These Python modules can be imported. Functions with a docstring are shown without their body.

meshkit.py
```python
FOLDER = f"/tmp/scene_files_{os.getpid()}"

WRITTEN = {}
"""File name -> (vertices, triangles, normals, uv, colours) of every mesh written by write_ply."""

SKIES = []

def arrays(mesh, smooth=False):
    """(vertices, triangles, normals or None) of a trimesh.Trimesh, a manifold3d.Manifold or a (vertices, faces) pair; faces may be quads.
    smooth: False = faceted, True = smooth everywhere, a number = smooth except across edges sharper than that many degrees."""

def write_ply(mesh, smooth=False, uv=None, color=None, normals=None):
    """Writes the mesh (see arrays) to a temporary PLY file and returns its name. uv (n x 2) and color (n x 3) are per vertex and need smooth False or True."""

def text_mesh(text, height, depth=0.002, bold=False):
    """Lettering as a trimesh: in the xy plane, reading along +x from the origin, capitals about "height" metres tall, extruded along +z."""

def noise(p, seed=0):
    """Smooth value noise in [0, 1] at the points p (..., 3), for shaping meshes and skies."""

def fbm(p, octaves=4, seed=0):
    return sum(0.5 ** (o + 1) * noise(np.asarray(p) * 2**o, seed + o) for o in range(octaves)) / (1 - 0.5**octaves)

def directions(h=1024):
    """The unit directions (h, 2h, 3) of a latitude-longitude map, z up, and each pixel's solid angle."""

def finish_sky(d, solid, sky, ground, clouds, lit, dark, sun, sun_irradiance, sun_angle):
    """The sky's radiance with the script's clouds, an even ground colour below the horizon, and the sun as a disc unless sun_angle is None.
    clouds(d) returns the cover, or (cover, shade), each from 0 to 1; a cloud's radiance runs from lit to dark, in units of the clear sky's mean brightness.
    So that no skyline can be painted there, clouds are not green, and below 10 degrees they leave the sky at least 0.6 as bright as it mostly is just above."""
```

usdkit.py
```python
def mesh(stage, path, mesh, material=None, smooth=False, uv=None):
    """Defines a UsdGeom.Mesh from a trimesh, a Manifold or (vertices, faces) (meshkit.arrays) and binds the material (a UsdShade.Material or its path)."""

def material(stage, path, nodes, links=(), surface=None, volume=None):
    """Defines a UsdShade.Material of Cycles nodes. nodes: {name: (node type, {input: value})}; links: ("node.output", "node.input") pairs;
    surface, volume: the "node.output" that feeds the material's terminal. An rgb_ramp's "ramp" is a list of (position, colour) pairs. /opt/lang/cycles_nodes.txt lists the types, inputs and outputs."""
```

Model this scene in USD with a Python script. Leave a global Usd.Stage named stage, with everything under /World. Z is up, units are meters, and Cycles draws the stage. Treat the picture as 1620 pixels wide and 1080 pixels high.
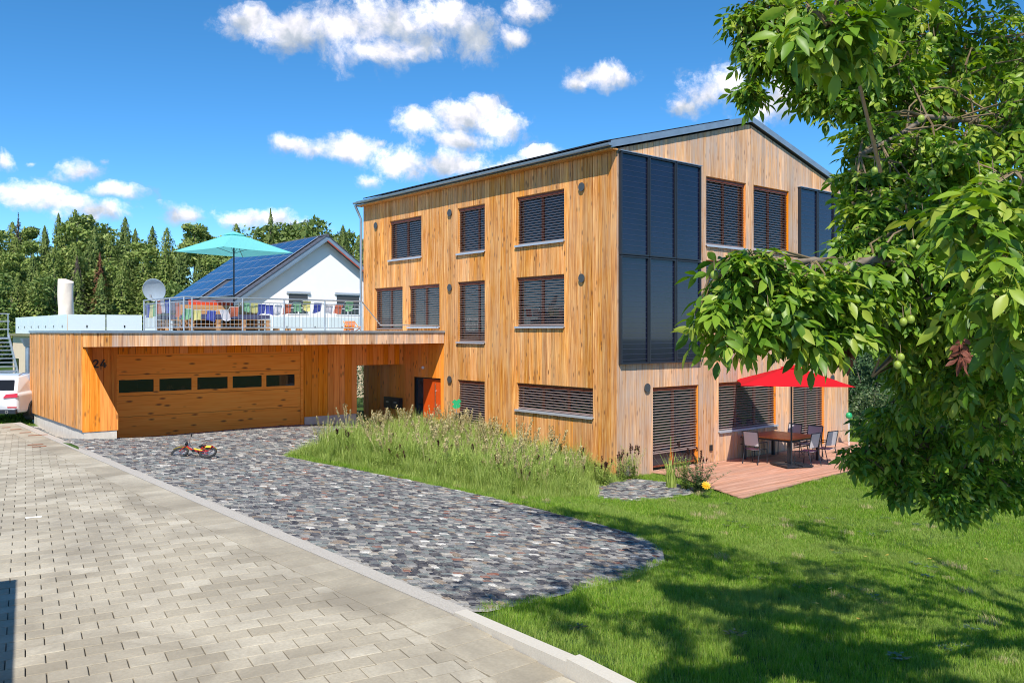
import math, numpy as np, trimesh, usdkit, meshkit
from pxr import Usd, UsdGeom, UsdLux, UsdShade, Gf, Sdf, Vt
from scipy.interpolate import RBFInterpolator
from scipy.spatial import cKDTree
rng = np.random.default_rng(11)

stage = Usd.Stage.CreateInMemory()
stage.SetMetadata('upAxis', 'Z')
world = UsdGeom.Xform.Define(stage, '/World')
UsdGeom.Scope.Define(stage, '/World/Looks')

# ------------------------------------------------------------------ camera, sky, sun, exposure
# World frame: x along the gable wall of the house, y along its long wall, origin at their shared corner, z = 0 on the paved road.
EYE = np.array([-19.149, -18.028, 3.10])
FOC = 1347.0                       # focal length in pixels of the 1620 px wide photograph
RIGHT = np.array([0.76892, -0.63934]); FWD = np.array([0.63934, 0.76892])
EXPOSURE = 0.85
cam = UsdGeom.Camera.Define(stage, '/World/camera')
cam.CreateHorizontalApertureAttr(36.0); cam.CreateFocalLengthAttr(36.0 * FOC / 1620)
cam.CreateVerticalApertureOffsetAttr(-36.0 * 15 / 1620)
cam.CreateExposureAttr(EXPOSURE); cam.CreateFStopAttr(0.0)
cam.CreateClippingRangeAttr((0.05, 5000.0))
cam.AddTransformOp().Set(Gf.Matrix4d(RIGHT[0], RIGHT[1], 0, 0, 0, 0, 1, 0, -FWD[0], -FWD[1], 0, 0, *EYE, 1))

TOSUN = np.array([-0.58, -0.62, 1.0]); TOSUN /= np.linalg.norm(TOSUN)
SUN_EL = math.asin(TOSUN[2]); SUN_ROT = math.atan2(TOSUN[0], TOSUN[1])
SKY_STRENGTH = 0.145; SUN_INT = 0.90
sun = UsdLux.DistantLight.Define(stage, '/World/sun')
sun.CreateIntensityAttr(SUN_INT); sun.CreateAngleAttr(0.5); sun.CreateNormalizeAttr(True); sun.CreateColorAttr(Gf.Vec3f(1.0, 0.95, 0.87))
zax = TOSUN; xax = np.cross([0, 0, 1.0], zax); xax /= np.linalg.norm(xax); yax = np.cross(zax, xax)
sun.AddTransformOp().Set(Gf.Matrix4d(*xax, 0, *yax, 0, *zax, 0, 0, 0, 0, 1))

def direction(px, py):
    d = np.array([*(RIGHT * (px - 810) / FOC + FWD), -(py - 525) / FOC]); return d / np.linalg.norm(d)
def azel(px, py):
    d = direction(px, py); return math.atan2(d[0], d[1]), math.asin(d[2])

# cumulus clouds: (x, y, half width, half height) of puffs, turned into azimuth and elevation on the sky
CLOUDS = [(400,40,52,32),(470,55,60,36),(540,55,75,45),(620,45,75,48),(700,35,75,45),(745,50,45,45),(600,85,90,20),(840,15,38,26),(815,62,24,18),
 (950,118,52,20),(915,130,26,14),(980,122,22,14),(1115,150,50,32),(1150,135,40,28),(1080,168,28,16),
 (660,200,42,24),(735,185,60,30),(790,200,52,24),(760,165,26,18),(720,222,80,16),
 (455,228,30,16),(500,240,36,18),(560,232,46,24),(600,225,20,12),(640,262,56,30),(720,262,90,26),(810,262,70,18),(870,248,50,14),(590,285,24,16),
 (130,270,40,18),(165,262,18,10),(10,250,24,18),(55,255,16,8),(40,305,75,22),(110,320,50,14),(150,335,55,18),(185,305,46,12),
 (275,340,46,20),(420,345,80,18),(370,345,30,16),(470,350,40,14),(1230,160,40,36)]
def make_sky():
    N, L = {}, []
    N['tc'] = ('texture_coordinate', {})
    N['sky'] = ('sky_texture', dict(sky_type='single_scattering', sun_disc=False, sun_elevation=SUN_EL, sun_rotation=SUN_ROT, altitude=500.0, air_density=0.6, aerosol_density=0.0, ozone_density=4.0))
    N['hs'] = ('hsv', dict(hue=0.492, saturation=1.22, value=0.84)); L.append(('sky.color', 'hs.color'))
    N['warp'] = ('noise_texture', dict(scale=11.0, detail=6.0, roughness=0.6)); L.append(('tc.generated', 'warp.vector'))
    N['wv'] = ('vector_math', dict(math_type='subtract', vector2=(.5, .5, .5))); L.append(('warp.color', 'wv.vector1'))
    N['ws'] = ('vector_math', dict(math_type='scale', scale=0.035)); L.append(('wv.vector', 'ws.vector1'))
    N['wd'] = ('vector_math', dict(math_type='add')); L += [('tc.generated', 'wd.vector1'), ('ws.vector', 'wd.vector2')]
    N['sx'] = ('separate_xyz', {}); L.append(('wd.vector', 'sx.vector'))
    N['az'] = ('math', dict(math_type='arctan2')); L += [('sx.x', 'az.value1'), ('sx.y', 'az.value2')]
    N['el'] = ('math', dict(math_type='arcsine')); L.append(('sx.z', 'el.value1'))
    N['ae'] = ('combine_xyz', {}); L += [('az.value', 'ae.x'), ('el.value', 'ae.y')]
    prev = prevs = None
    for i, (px, py, w, h) in enumerate(CLOUDS):
        faint = w < 21
        a, e = azel(px, py); a1, _ = azel(px + w, py); _, e1 = azel(px, py - h)
        N[f'd{i}'] = ('vector_math', dict(math_type='subtract', vector2=(a, e, 0))); L.append(('ae.vector', f'd{i}.vector1'))
        N[f'm{i}'] = ('vector_math', dict(math_type='multiply', vector2=(1 / abs(a1 - a), 1 / abs(e1 - e), 0))); L.append((f'd{i}.vector', f'm{i}.vector1'))
        N[f'l{i}'] = ('vector_math', dict(math_type='length')); L.append((f'm{i}.vector', f'l{i}.vector1'))
        N[f'v{i}'] = ('math', dict(math_type='subtract', value1=0.72 if faint else 1.22)); L.append((f'l{i}.value', f'v{i}.value2'))
        # height inside the puff: the undersides are greyer
        N[f's{i}'] = ('separate_xyz', {}); L.append((f'm{i}.vector', f's{i}.vector'))
        N[f'h{i}'] = ('math', dict(math_type='multiply_add', value2=0.5, value3=0.5, use_clamp=True)); L.append((f's{i}.y', f'h{i}.value1'))
        N[f'c{i}'] = ('math', dict(math_type='maximum', value2=0.0)); L.append((f'v{i}.value', f'c{i}.value1'))
        N[f'g{i}'] = ('math', dict(math_type='multiply')); L += [(f'h{i}.value', f'g{i}.value1'), (f'c{i}.value', f'g{i}.value2')]
        if prev is None:
            prev, prevs, prevw = f'v{i}.value', f'g{i}.value', f'c{i}.value'
        else:
            N[f'x{i}'] = ('math', dict(math_type='smoothmax', value3=0.18)); L += [(prev, f'x{i}.value1'), (f'v{i}.value', f'x{i}.value2')]
            N[f'y{i}'] = ('math', dict(math_type='add')); L += [(prevs, f'y{i}.value1'), (f'g{i}.value', f'y{i}.value2')]
            N[f'w{i}'] = ('math', dict(math_type='add')); L += [(prevw, f'w{i}.value1'), (f'c{i}.value', f'w{i}.value2')]
            prev, prevs, prevw = f'x{i}.value', f'y{i}.value', f'w{i}.value'
    # the rest of the sky: scattered cumulus from noise
    N['far'] = ('noise_texture', dict(scale=3.2, detail=3.0, roughness=0.5)); L.append(('tc.generated', 'far.vector'))
    N['farm'] = ('map_range', dict(from_min=0.60, from_max=0.72, to_min=-0.6, to_max=0.8, clamp=True)); L.append(('far.fac', 'farm.value'))
    N['behind'] = ('vector_math', dict(math_type='dot_product', vector2=(-FWD[0], -FWD[1], 0.25))); L.append(('tc.generated', 'behind.vector1'))
    N['bm'] = ('map_range', dict(from_min=-0.45, from_max=-0.2, to_min=-2.0, to_max=0.0, clamp=True)); L.append(('behind.value', 'bm.value'))
    N['fb'] = ('math', dict(math_type='add')); L += [('farm.result', 'fb.value1'), ('bm.result', 'fb.value2')]
    N['all'] = ('math', dict(math_type='maximum')); L += [(prev, 'all.value1'), ('fb.value', 'all.value2')]
    N['fine'] = ('noise_texture', dict(scale=26.0, detail=9.0, roughness=0.66)); L.append(('wd.vector', 'fine.vector'))
    N['fs'] = ('math', dict(math_type='multiply_add', value2=3.4, value3=-1.80)); L.append(('fine.fac', 'fs.value1'))
    N['dens'] = ('math', dict(math_type='add')); L += [('all.value', 'dens.value1'), ('fs.value', 'dens.value2')]
    N['cov'] = ('map_range', dict(range_type='smoothstep', from_min=-0.16, from_max=1.05, to_min=0.0, to_max=0.98, clamp=True)); L.append(('dens.value', 'cov.value'))
    N['wm'] = ('math', dict(math_type='maximum', value2=0.05)); L.append((prevw, 'wm.value1'))
    N['hgt'] = ('math', dict(math_type='divide', use_clamp=True)); L += [(prevs, 'hgt.value1'), ('wm.value', 'hgt.value2')]
    N['bill'] = ('noise_texture', dict(scale=22.0, detail=5.0, roughness=0.55)); L.append(('wd.vector', 'bill.vector'))
    N['tone'] = ('math', dict(math_type='multiply_add', value2=2.3, value3=-0.95)); L.append(('bill.fac', 'tone.value1'))
    N['ton2'] = ('math', dict(math_type='multiply_add', value2=0.75)); L += [('hgt.value', 'ton2.value1'), ('tone.value', 'ton2.value3')]
    N['cc'] = ('rgb_ramp', dict(ramp=[(0.0, (1.6, 1.9, 2.35)), (0.28, (2.4, 2.62, 2.95)), (0.55, (4.1, 4.0, 4.25)), (0.85, (5.6, 5.45, 5.45)), (1.0, (6.0, 5.85, 5.8))])); L.append(('ton2.value', 'cc.fac'))
    N['mix'] = ('mix', {}); L += [('cov.result', 'mix.fac'), ('hs.color', 'mix.color1'), ('cc.color', 'mix.color2')]
    N['bg'] = ('background_shader', dict(strength=SKY_STRENGTH)); L.append(('mix.color', 'bg.color'))
    m = usdkit.material(stage, '/World/Looks/sky', N, L, surface='bg.background')
    d = UsdLux.DomeLight.Define(stage, '/World/sky'); d.CreateIntensityAttr(1.0)
    UsdShade.MaterialBindingAPI.Apply(d.GetPrim()).Bind(m)
    d.GetPrim().SetCustomDataByKey('kind', 'structure'); d.GetPrim().SetCustomDataByKey('label', 'blue summer sky with white cumulus clouds'); d.GetPrim().SetCustomDataByKey('category', 'sky')
make_sky()

# ------------------------------------------------------------------ helpers
def W(px, py, Z):                       # pixel of the photograph at depth Z -> world point
    X = (px - 810) / FOC * Z
    p = EYE[:2] + RIGHT * X + FWD * Z
    return np.array([p[0], p[1], EYE[2] - (py - 525) / FOC * Z])
def onv(px, py, v):                     # on the plane y = v
    d = W(px, py, 1.0) - EYE; t = (v - EYE[1]) / d[1]; p = EYE + d * t; return p[0], p[2]
def onu(px, py, u):
    d = W(px, py, 1.0) - EYE; t = (u - EYE[0]) / d[0]; p = EYE + d * t; return p[1], p[2]
def onz(px, py, z):
    d = W(px, py, 1.0) - EYE; t = (z - EYE[2]) / d[2]; return EYE + d * t
def project(p):
    p = np.atleast_2d(p) - EYE; X = p[:, :2] @ RIGHT; Z = np.maximum(p[:, :2] @ FWD, 1e-3)
    return np.stack([810 + FOC * X / Z, 525 - FOC * p[:, 2] / Z, p[:, :2] @ FWD], 1)

counts = {}
def numbered(parent, name):
    k = parent + '/' + name; n = counts.get(k, 0); counts[k] = n + 1
    return k if n == 0 else f'{k}_{n:03d}'
def path_of(p): return '/World' if p is None else (p if isinstance(p, str) else str(p.GetPath()))
def tag(o, label=None, cat=None, group=None, kind=None):
    p = o.GetPrim() if hasattr(o, 'GetPrim') else o
    for k, v in (('label', label), ('category', cat), ('group', group), ('kind', kind)):
        if v: p.SetCustomDataByKey(k, v)
    return p
def thing(name, label, cat, loc=(0, 0, 0), rz=0.0, group=None, kind=None):
    x = UsdGeom.Xform.Define(stage, numbered('/World', name)); x.AddTranslateOp().Set(Gf.Vec3d(*map(float, loc))); x.AddRotateZOp().Set(float(rz))
    return tag(x.GetPrim(), label, cat, group, kind)
def obj(name, m, mat, parent=None, smooth=False, label=None, kind=None):
    o = usdkit.mesh(stage, numbered(path_of(parent), name), m, mat, smooth)
    tag(o, label, None, None, kind); return o.GetPrim()
def dup(src, loc, rz=0.0, label=None, cat=None, group=None, scale=None):
    name = src.GetName(); name = name[:-4] if name[-3:].isdigit() else name
    x = UsdGeom.Xform.Define(stage, numbered('/World', name)); p = x.GetPrim()
    p.GetReferences().AddInternalReference(src.GetPath()); p.SetInstanceable(True)
    x.ClearXformOpOrder(); x.AddTranslateOp().Set(Gf.Vec3d(*map(float, loc))); x.AddRotateZOp().Set(float(rz))
    if scale is not None: x.AddScaleOp().Set(Gf.Vec3f(*map(float, scale)))
    return tag(p, label, cat, group)

def set_rnd(o, values): UsdGeom.PrimvarsAPI(o).CreatePrimvar('rnd', Sdf.ValueTypeNames.FloatArray, 'vertex').Set(Vt.FloatArray.FromNumpy(np.asarray(values, np.float32)))
BF = np.array([[0,2,1],[0,3,2],[4,5,6],[4,6,7],[0,1,5],[0,5,4],[1,2,6],[1,6,5],[2,3,7],[2,7,6],[3,0,4],[3,4,7]])
class MB:
    def __init__(s): s.v, s.f, s.n = [], [], 0
    def add(s, v, f):
        v = np.asarray(v, float); s.v.append(v); s.f.append(np.asarray(f, int) + s.n); s.n += len(v); return s
    def mesh(s, m): return s.add(m.vertices, m.faces)
    def box(s, x0, y0, z0, x1, y1, z1):
        return s.add([[x0,y0,z0],[x1,y0,z0],[x1,y1,z0],[x0,y1,z0],[x0,y0,z1],[x1,y0,z1],[x1,y1,z1],[x0,y1,z1]], BF)
    def hexa(s, bottom, top): return s.add(np.vstack([bottom, top]), BF)
    def quad(s, a, b, c, d): return s.add([a, b, c, d], [[0,1,2],[0,2,3]])
    def tube(s, pts, r, sides=8, cap=True):
        p = np.asarray(pts, float); n = len(p); r = np.broadcast_to(r, (n,)).astype(float)
        t = np.gradient(p, axis=0); t /= np.linalg.norm(t, axis=1, keepdims=True) + 1e-12
        ref = np.array([0, 0, 1.0]) if abs(t[:, 2]).mean() < 0.8 else np.array([1.0, 0, 0])
        a = np.cross(t, ref); a /= np.linalg.norm(a, axis=1, keepdims=True) + 1e-12; b = np.cross(t, a)
        ang = np.arange(sides) * 2 * np.pi / sides
        v = p[:, None] + r[:, None, None] * (np.cos(ang)[None, :, None] * a[:, None] + np.sin(ang)[None, :, None] * b[:, None])
        i, j = np.meshgrid(np.arange(n - 1), np.arange(sides), indexing='ij'); j2 = (j + 1) % sides
        A, B, C, D = i*sides+j, i*sides+j2, (i+1)*sides+j2, (i+1)*sides+j
        f = np.vstack([np.stack([A,C,B], -1).reshape(-1,3), np.stack([A,D,C], -1).reshape(-1,3)])
        v = v.reshape(-1, 3)
        if cap:
            v = np.vstack([v, p[0], p[-1]]); k = np.arange(sides); k2 = (k + 1) % sides
            f = np.vstack([f, np.stack([np.full(sides, len(v)-2), k, k2], 1), np.stack([np.full(sides, len(v)-1), (n-1)*sides+k2, (n-1)*sides+k], 1)])
        return s.add(v, f)
    def prism(s, poly, d0, d1, axis):   # polygon (a, b) extruded along an axis; 'x': (y, z), 'y': (x, z), 'z': (x, y)
        from shapely.geometry import Polygon
        m = trimesh.creation.extrude_polygon(Polygon(poly), d1 - d0, engine='earcut'); v = np.array(m.vertices); v[:, 2] += d0
        if axis == 'x': v = v[:, [2, 0, 1]]
        elif axis == 'y': v = np.stack([v[:, 0], -v[:, 2], v[:, 1]], 1) * [1, -1, 1]
        f = np.array(m.faces)
        if axis == 'y': f = f[:, ::-1]
        return s.add(v, f)
    def arr(s): return np.vstack(s.v), np.vstack(s.f)
    def moved(s, R=None, t=(0, 0, 0)):
        v, f = s.arr(); o = MB(); o.add((v if R is None else v @ np.asarray(R).T) + np.asarray(t, float), f); return o
    def build(s, name, mat, parent=None, smooth=False, label=None, kind=None, rnd=False):
        o = obj(name, s.arr(), mat, parent, smooth, label, kind)
        if rnd: set_rnd(o, np.concatenate([np.full(len(v), x) for v, x in zip(s.v, rng.random(len(s.v)))]))
        return o
def rotz(a): c, s = math.cos(a), math.sin(a); return np.array([[c,-s,0],[s,c,0],[0,0,1.0]])
def rotx(a): c, s = math.cos(a), math.sin(a); return np.array([[1.0,0,0],[0,c,-s],[0,s,c]])
def roty(a): c, s = math.cos(a), math.sin(a); return np.array([[c,0,s],[0,1.0,0],[-s,0,c]])
def lathe(prof, n=24): return trimesh.creation.revolve(np.asarray(prof, float), sections=n)
def one(*b): return MB().box(*b)

# ------------------------------------------------------------------ materials
def mat(name, nodes, links, surface='p.BSDF', volume=None): return usdkit.material(stage, '/World/Looks/' + name, nodes, links, surface=surface, volume=volume)
def plain(name, col, rough=0.6, metal=0.0, var=0.0, scale=8.0, bump=0.0, spec=0.5, coat=0.0):
    N = {'p': ('principled_bsdf', dict(base_color=col, roughness=rough, metallic=metal, specular_ior_level=spec, coat_weight=coat))}; L = []
    if var or bump:
        N['g'] = ('geometry', {}); N['n'] = ('noise_texture', dict(scale=scale, detail=5.0, roughness=0.6)); L.append(('g.position', 'n.vector'))
        c = np.array(col); N['r'] = ('rgb_ramp', dict(ramp=[(0.25, tuple(c * (1 - var))), (0.75, tuple(np.minimum(c * (1 + var), 0.95)))]))
        L += [('n.fac', 'r.fac'), ('r.color', 'p.base_color')]
        if bump: N['b'] = ('bump', dict(strength=bump, distance=0.01)); L += [('n.fac', 'b.height'), ('b.normal', 'p.normal')]
    return mat(name, N, L)
def wood(name, cols, grain='z', rough=0.62, knots=1.0, grey=0.0, vary=0.35, greycol=(0.42, 0.36, 0.30), kn=(0.16, 0.055, 0.016)):
    st = {'z': (26, 26, 0.9), 'x': (0.9, 26, 26), 'y': (26, 0.9, 26)}[grain]; sk = {'z': (5.5, 5.5, 1.9), 'x': (1.6, 5, 5), 'y': (5, 1.6, 5)}[grain]
    N = {'g': ('geometry', {}), 'o': ('object_info', {}), 'p': ('principled_bsdf', dict(roughness=rough, specular_ior_level=0.3))}; L = []
    N['of'] = ('combine_xyz', {}); N['om'] = ('math', dict(math_type='multiply', value2=37.0)); L += ([] if vary < .05 else [('o.random', 'om.value1')]) + [('om.value', 'of.x'), ('om.value', 'of.z')]
    N['pos'] = ('vector_math', dict(math_type='add')); L += [('g.position', 'pos.vector1'), ('of.vector', 'pos.vector2')]
    N['sc'] = ('vector_math', dict(math_type='multiply', vector2=st)); L += [('pos.vector', 'sc.vector1')]
    N['n'] = ('noise_texture', dict(scale=1.0, detail=4.0, roughness=0.55, distortion=0.6)); L.append(('sc.vector', 'n.vector'))
    N['r'] = ('rgb_ramp', dict(ramp=[(0.28, cols[0]), (0.5, cols[1]), (0.74, cols[2])])); L.append(('n.fac', 'r.fac'))
    # each board has its own tone
    N['rv'] = ('map_range', dict(from_min=0, from_max=1, to_min=1 - vary, to_max=1 + vary)); L += [] if vary < .05 else [('o.random', 'rv.value')]
    N['w1'] = ('white_noise_texture', dict(dimensions='1D')); L += [] if vary < .05 else [('o.random', 'w1.w')]
    N['sv'] = ('map_range', dict(from_min=0, from_max=1, to_min=0.94, to_max=1.05)); L.append(('w1.value', 'sv.value'))
    N['h'] = ('hsv', {}); L += [('r.color', 'h.color'), ('rv.result', 'h.value'), ('sv.result', 'h.saturation')]
    # knots
    N['ks'] = ('vector_math', dict(math_type='multiply', vector2=sk)); L.append(('pos.vector', 'ks.vector1'))
    N['v'] = ('voronoi_texture', dict(scale=1.0, randomness=1.0)); L.append(('ks.vector', 'v.vector'))
    N['kr'] = ('map_range', dict(from_min=0.09, from_max=0.22, to_min=0.95 * knots, to_max=0.0, clamp=True)); L.append(('v.distance', 'kr.value'))
    N['km'] = ('mix', dict(color2=kn)); L += [('kr.result', 'km.fac'), ('h.color', 'km.color1')]
    out = 'km.color'
    if grey:
        N['wn'] = ('noise_texture', dict(scale=0.55, detail=4.0, roughness=0.6)); L.append(('g.position', 'wn.vector'))
        N['wsc'] = ('vector_math', dict(math_type='multiply', vector2=(9, 9, .45))); L.append(('pos.vector', 'wsc.vector1'))
        N['wn2'] = ('noise_texture', dict(scale=1.0, detail=3.0)); L.append(('wsc.vector', 'wn2.vector'))
        N['wa'] = ('math', dict(math_type='add')); L += [('wn.fac', 'wa.value1'), ('wn2.fac', 'wa.value2')]
        N['wr'] = ('map_range', dict(from_min=0.85, from_max=1.25, to_min=0.0, to_max=grey, clamp=True)); L.append(('wa.value', 'wr.value'))
        N['wx'] = ('mix', dict(color2=greycol)); L += [('wr.result', 'wx.fac'), (out, 'wx.color1')]; out = 'wx.color'
    N['b'] = ('bump', dict(strength=0.25, distance=0.004)); L += [('n.fac', 'b.height'), ('b.normal', 'p.normal'), (out, 'p.base_color')]
    return mat(name, N, L)

M = {}
M['larch'] = wood('larch', [(0.28, 0.075, 0.011), (0.66, 0.255, 0.048), (0.93, 0.55, 0.20)], grey=0.42, greycol=(0.68, 0.44, 0.24), vary=0.26, knots=1.0)
M['larch_pale'] = wood('larch_pale', [(0.36, 0.15, 0.06), (0.66, 0.35, 0.165), (0.84, 0.56, 0.34)], grey=0.85, greycol=(0.46, 0.37, 0.32), vary=0.30, knots=0.7)
M['larch_fresh'] = wood('larch_fresh', [(0.70, 0.185, 0.018), (0.92, 0.300, 0.038), (0.96, 0.40, 0.075)], vary=0.12, knots=0.7)
M['larch_door'] = wood('larch_door', [(0.84, 0.240, 0.024), (0.96, 0.325, 0.042), (0.98, 0.385, 0.066)], grain='x', vary=0.04, knots=0.9)
M['deck'] = wood('deck', [(0.32, 0.145, 0.095), (0.49, 0.255, 0.165), (0.62, 0.37, 0.26)], grain='x', vary=0.18, knots=0.2, grey=0.4, greycol=(.46,.30,.23))
M['tabletop'] = wood('tabletop', [(0.36, 0.11, 0.022), (0.50, 0.17, 0.035), (0.58, 0.22, 0.05)], grain='x', vary=0.1, knots=0.1, rough=0.4)
M['pallet'] = wood('pallet', [(0.30, 0.14, 0.06), (0.45, 0.24, 0.11), (0.56, 0.34, 0.18)], grain='x', vary=0.25, knots=0.4)
M['window_wood'] = wood('window_wood', [(0.12, 0.025, 0.010), (0.18, 0.04, 0.016), (0.22, 0.06, 0.024)], vary=0.1, knots=0.0, rough=0.45)
M['entry_door'] = plain('entry_door', (0.66, 0.085, 0.008), 0.35, var=0.08, scale=3, coat=0.2)
M['dark_wall'] = plain('dark_wall', (0.10, 0.05, 0.025), 0.9)
M['concrete'] = plain('concrete', (0.60, 0.54, 0.46), 0.85, var=0.14, scale=5, bump=0.15)
M['zinc'] = plain('zinc', (0.30, 0.36, 0.42), 0.42, metal=0.6, var=0.12, scale=3)
M['steel'] = plain('steel', (0.52, 0.55, 0.58), 0.40, metal=0.75, var=0.1, scale=6)
M['chrome'] = plain('chrome', (0.75, 0.76, 0.78), 0.15, metal=1.0)
M['sill'] = plain('sill', (0.50, 0.52, 0.56), 0.4, metal=0.4, var=0.06)
M['slat'] = plain('slat', (0.38, 0.28, 0.25), 0.35, metal=0.15)
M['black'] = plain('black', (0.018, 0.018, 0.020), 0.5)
M['dark_metal'] = plain('dark_metal', (0.035, 0.04, 0.05), 0.35, metal=0.5)
M['vent'] = plain('vent', (0.055, 0.06, 0.065), 0.5)
M['roofing'] = plain('roofing', (0.10, 0.12, 0.135), 0.5, metal=0.3, var=0.1)
M['tile_dark'] = plain('tile_dark', (0.075, 0.08, 0.10), 0.6, var=0.2, scale=6)
M['plaster_white'] = plain('plaster_white', (0.82, 0.81, 0.80), 0.9, var=0.03, scale=1.2, bump=0.05)
M['plaster_beige'] = plain('plaster_beige', (0.74, 0.58, 0.40), 0.9, var=0.05, scale=1.5, bump=0.05)
M['red_board'] = plain('red_board', (0.45, 0.08, 0.04), 0.6)
M['white_paint'] = plain('white_paint', (0.80, 0.80, 0.80), 0.5)
M['car_white'] = plain('car_white', (0.62, 0.63, 0.65), 0.25, coat=0.8)
M['rubber'] = plain('rubber', (0.022, 0.022, 0.022), 0.75)
M['tail_red'] = plain('tail_red', (0.50, 0.012, 0.018), 0.18, coat=0.6)
M['bike_red'] = plain('bike_red', (0.40, 0.016, 0.010), 0.28, coat=0.5)
M['bike_yellow'] = plain('bike_yellow', (0.80, 0.52, 0.05), 0.4)
M['cream_cloth'] = plain('cream_cloth', (0.76, 0.66, 0.56), 0.9, var=0.08, scale=4, bump=0.2)
M['cushion'] = plain('cushion', (0.055, 0.06, 0.13), 0.9, var=0.2, scale=9)
M['red_cloth'] = plain('red_cloth', (0.62, 0.055, 0.015), 0.9, var=0.12)
M['dish'] = plain('dish', (0.30, 0.36, 0.42), 0.45, var=0.05)
M['dish_text'] = plain('dish_text', (0.75, 0.78, 0.82), 0.5)
M['car_glass'] = plain('car_glass', (0.012, 0.014, 0.018), 0.12, spec=0.12)
M['rust'] = plain('rust', (0.30, 0.11, 0.05), 0.8, var=0.4, scale=14, bump=0.3)
M['bark'] = plain('bark', (0.17, 0.135, 0.10), 0.85, var=0.4, scale=18, bump=0.6)
M['twig'] = plain('twig', (0.16, 0.11, 0.055), 0.7, var=0.3, scale=25)
M['granite'] = plain('granite', (0.42, 0.385, 0.335), 0.8, var=0.35, scale=90, bump=0.2)
M['kerb'] = plain('kerb', (0.54, 0.495, 0.42), 0.85, var=0.10, scale=60, bump=0.15)
M['green_paint'] = plain('green_paint', (0.02, 0.33, 0.12), 0.4)
M['number'] = plain('number', (0.03, 0.022, 0.018), 0.5)
M['chalk'] = plain('chalk', (0.80, 0.79, 0.76), 0.9)
M['sling'] = plain('sling', (0.50, 0.47, 0.48), 0.7, var=0.08, scale=40)
M['olive'] = plain('olive', (0.22, 0.17, 0.05), 0.4)
def fabric(name, col, trans=0.35):
    return mat(name, {'d': ('principled_bsdf', dict(base_color=col, roughness=0.85, specular_ior_level=0.2)), 't': ('translucent_bsdf', dict(color=col)), 'm': ('mix_closure', dict(fac=trans))}, [('d.BSDF', 'm.closure1'), ('t.BSDF', 'm.closure2')], surface='m.closure')
M['turquoise'] = fabric('turquoise', (0.22, 0.72, 0.72), 0.4)
M['red_parasol'] = fabric('red_parasol', (0.66, 0.012, 0.022), 0.35)
FLAG = {k: fabric('flag_' + k, c, 0.4) for k, c in dict(blue=(0.10, 0.13, 0.46), white=(0.74, 0.72, 0.76), red=(0.66, 0.19, 0.11), green=(0.25, 0.50, 0.29), yellow=(0.74, 0.68, 0.27)).items()}
def pane(name, tint=(0.02, 0.025, 0.03), clear=0.25, rough=0.02):
    return mat(name, {'f': ('fresnel', dict(IOR=1.6)), 'g': ('glossy_bsdf', dict(color=(0.95, 0.97, 1.0), roughness=rough)), 't': ('transparent_bsdf', dict(color=(0.75, 0.8, 0.8))), 'd': ('diffuse_bsdf', dict(color=tint)),
        'a': ('mix_closure', dict(fac=clear)), 'm': ('mix_closure', {})}, [('d.BSDF', 'a.closure1'), ('t.BSDF', 'a.closure2'), ('f.fac', 'm.fac'), ('a.closure', 'm.closure1'), ('g.BSDF', 'm.closure2')], surface='m.closure')
M['glass'] = pane('glass', (0.035, 0.04, 0.05), 0.35)
M['glass_dark'] = pane('glass_dark', (0.012, 0.011, 0.009), 0.1)
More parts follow.
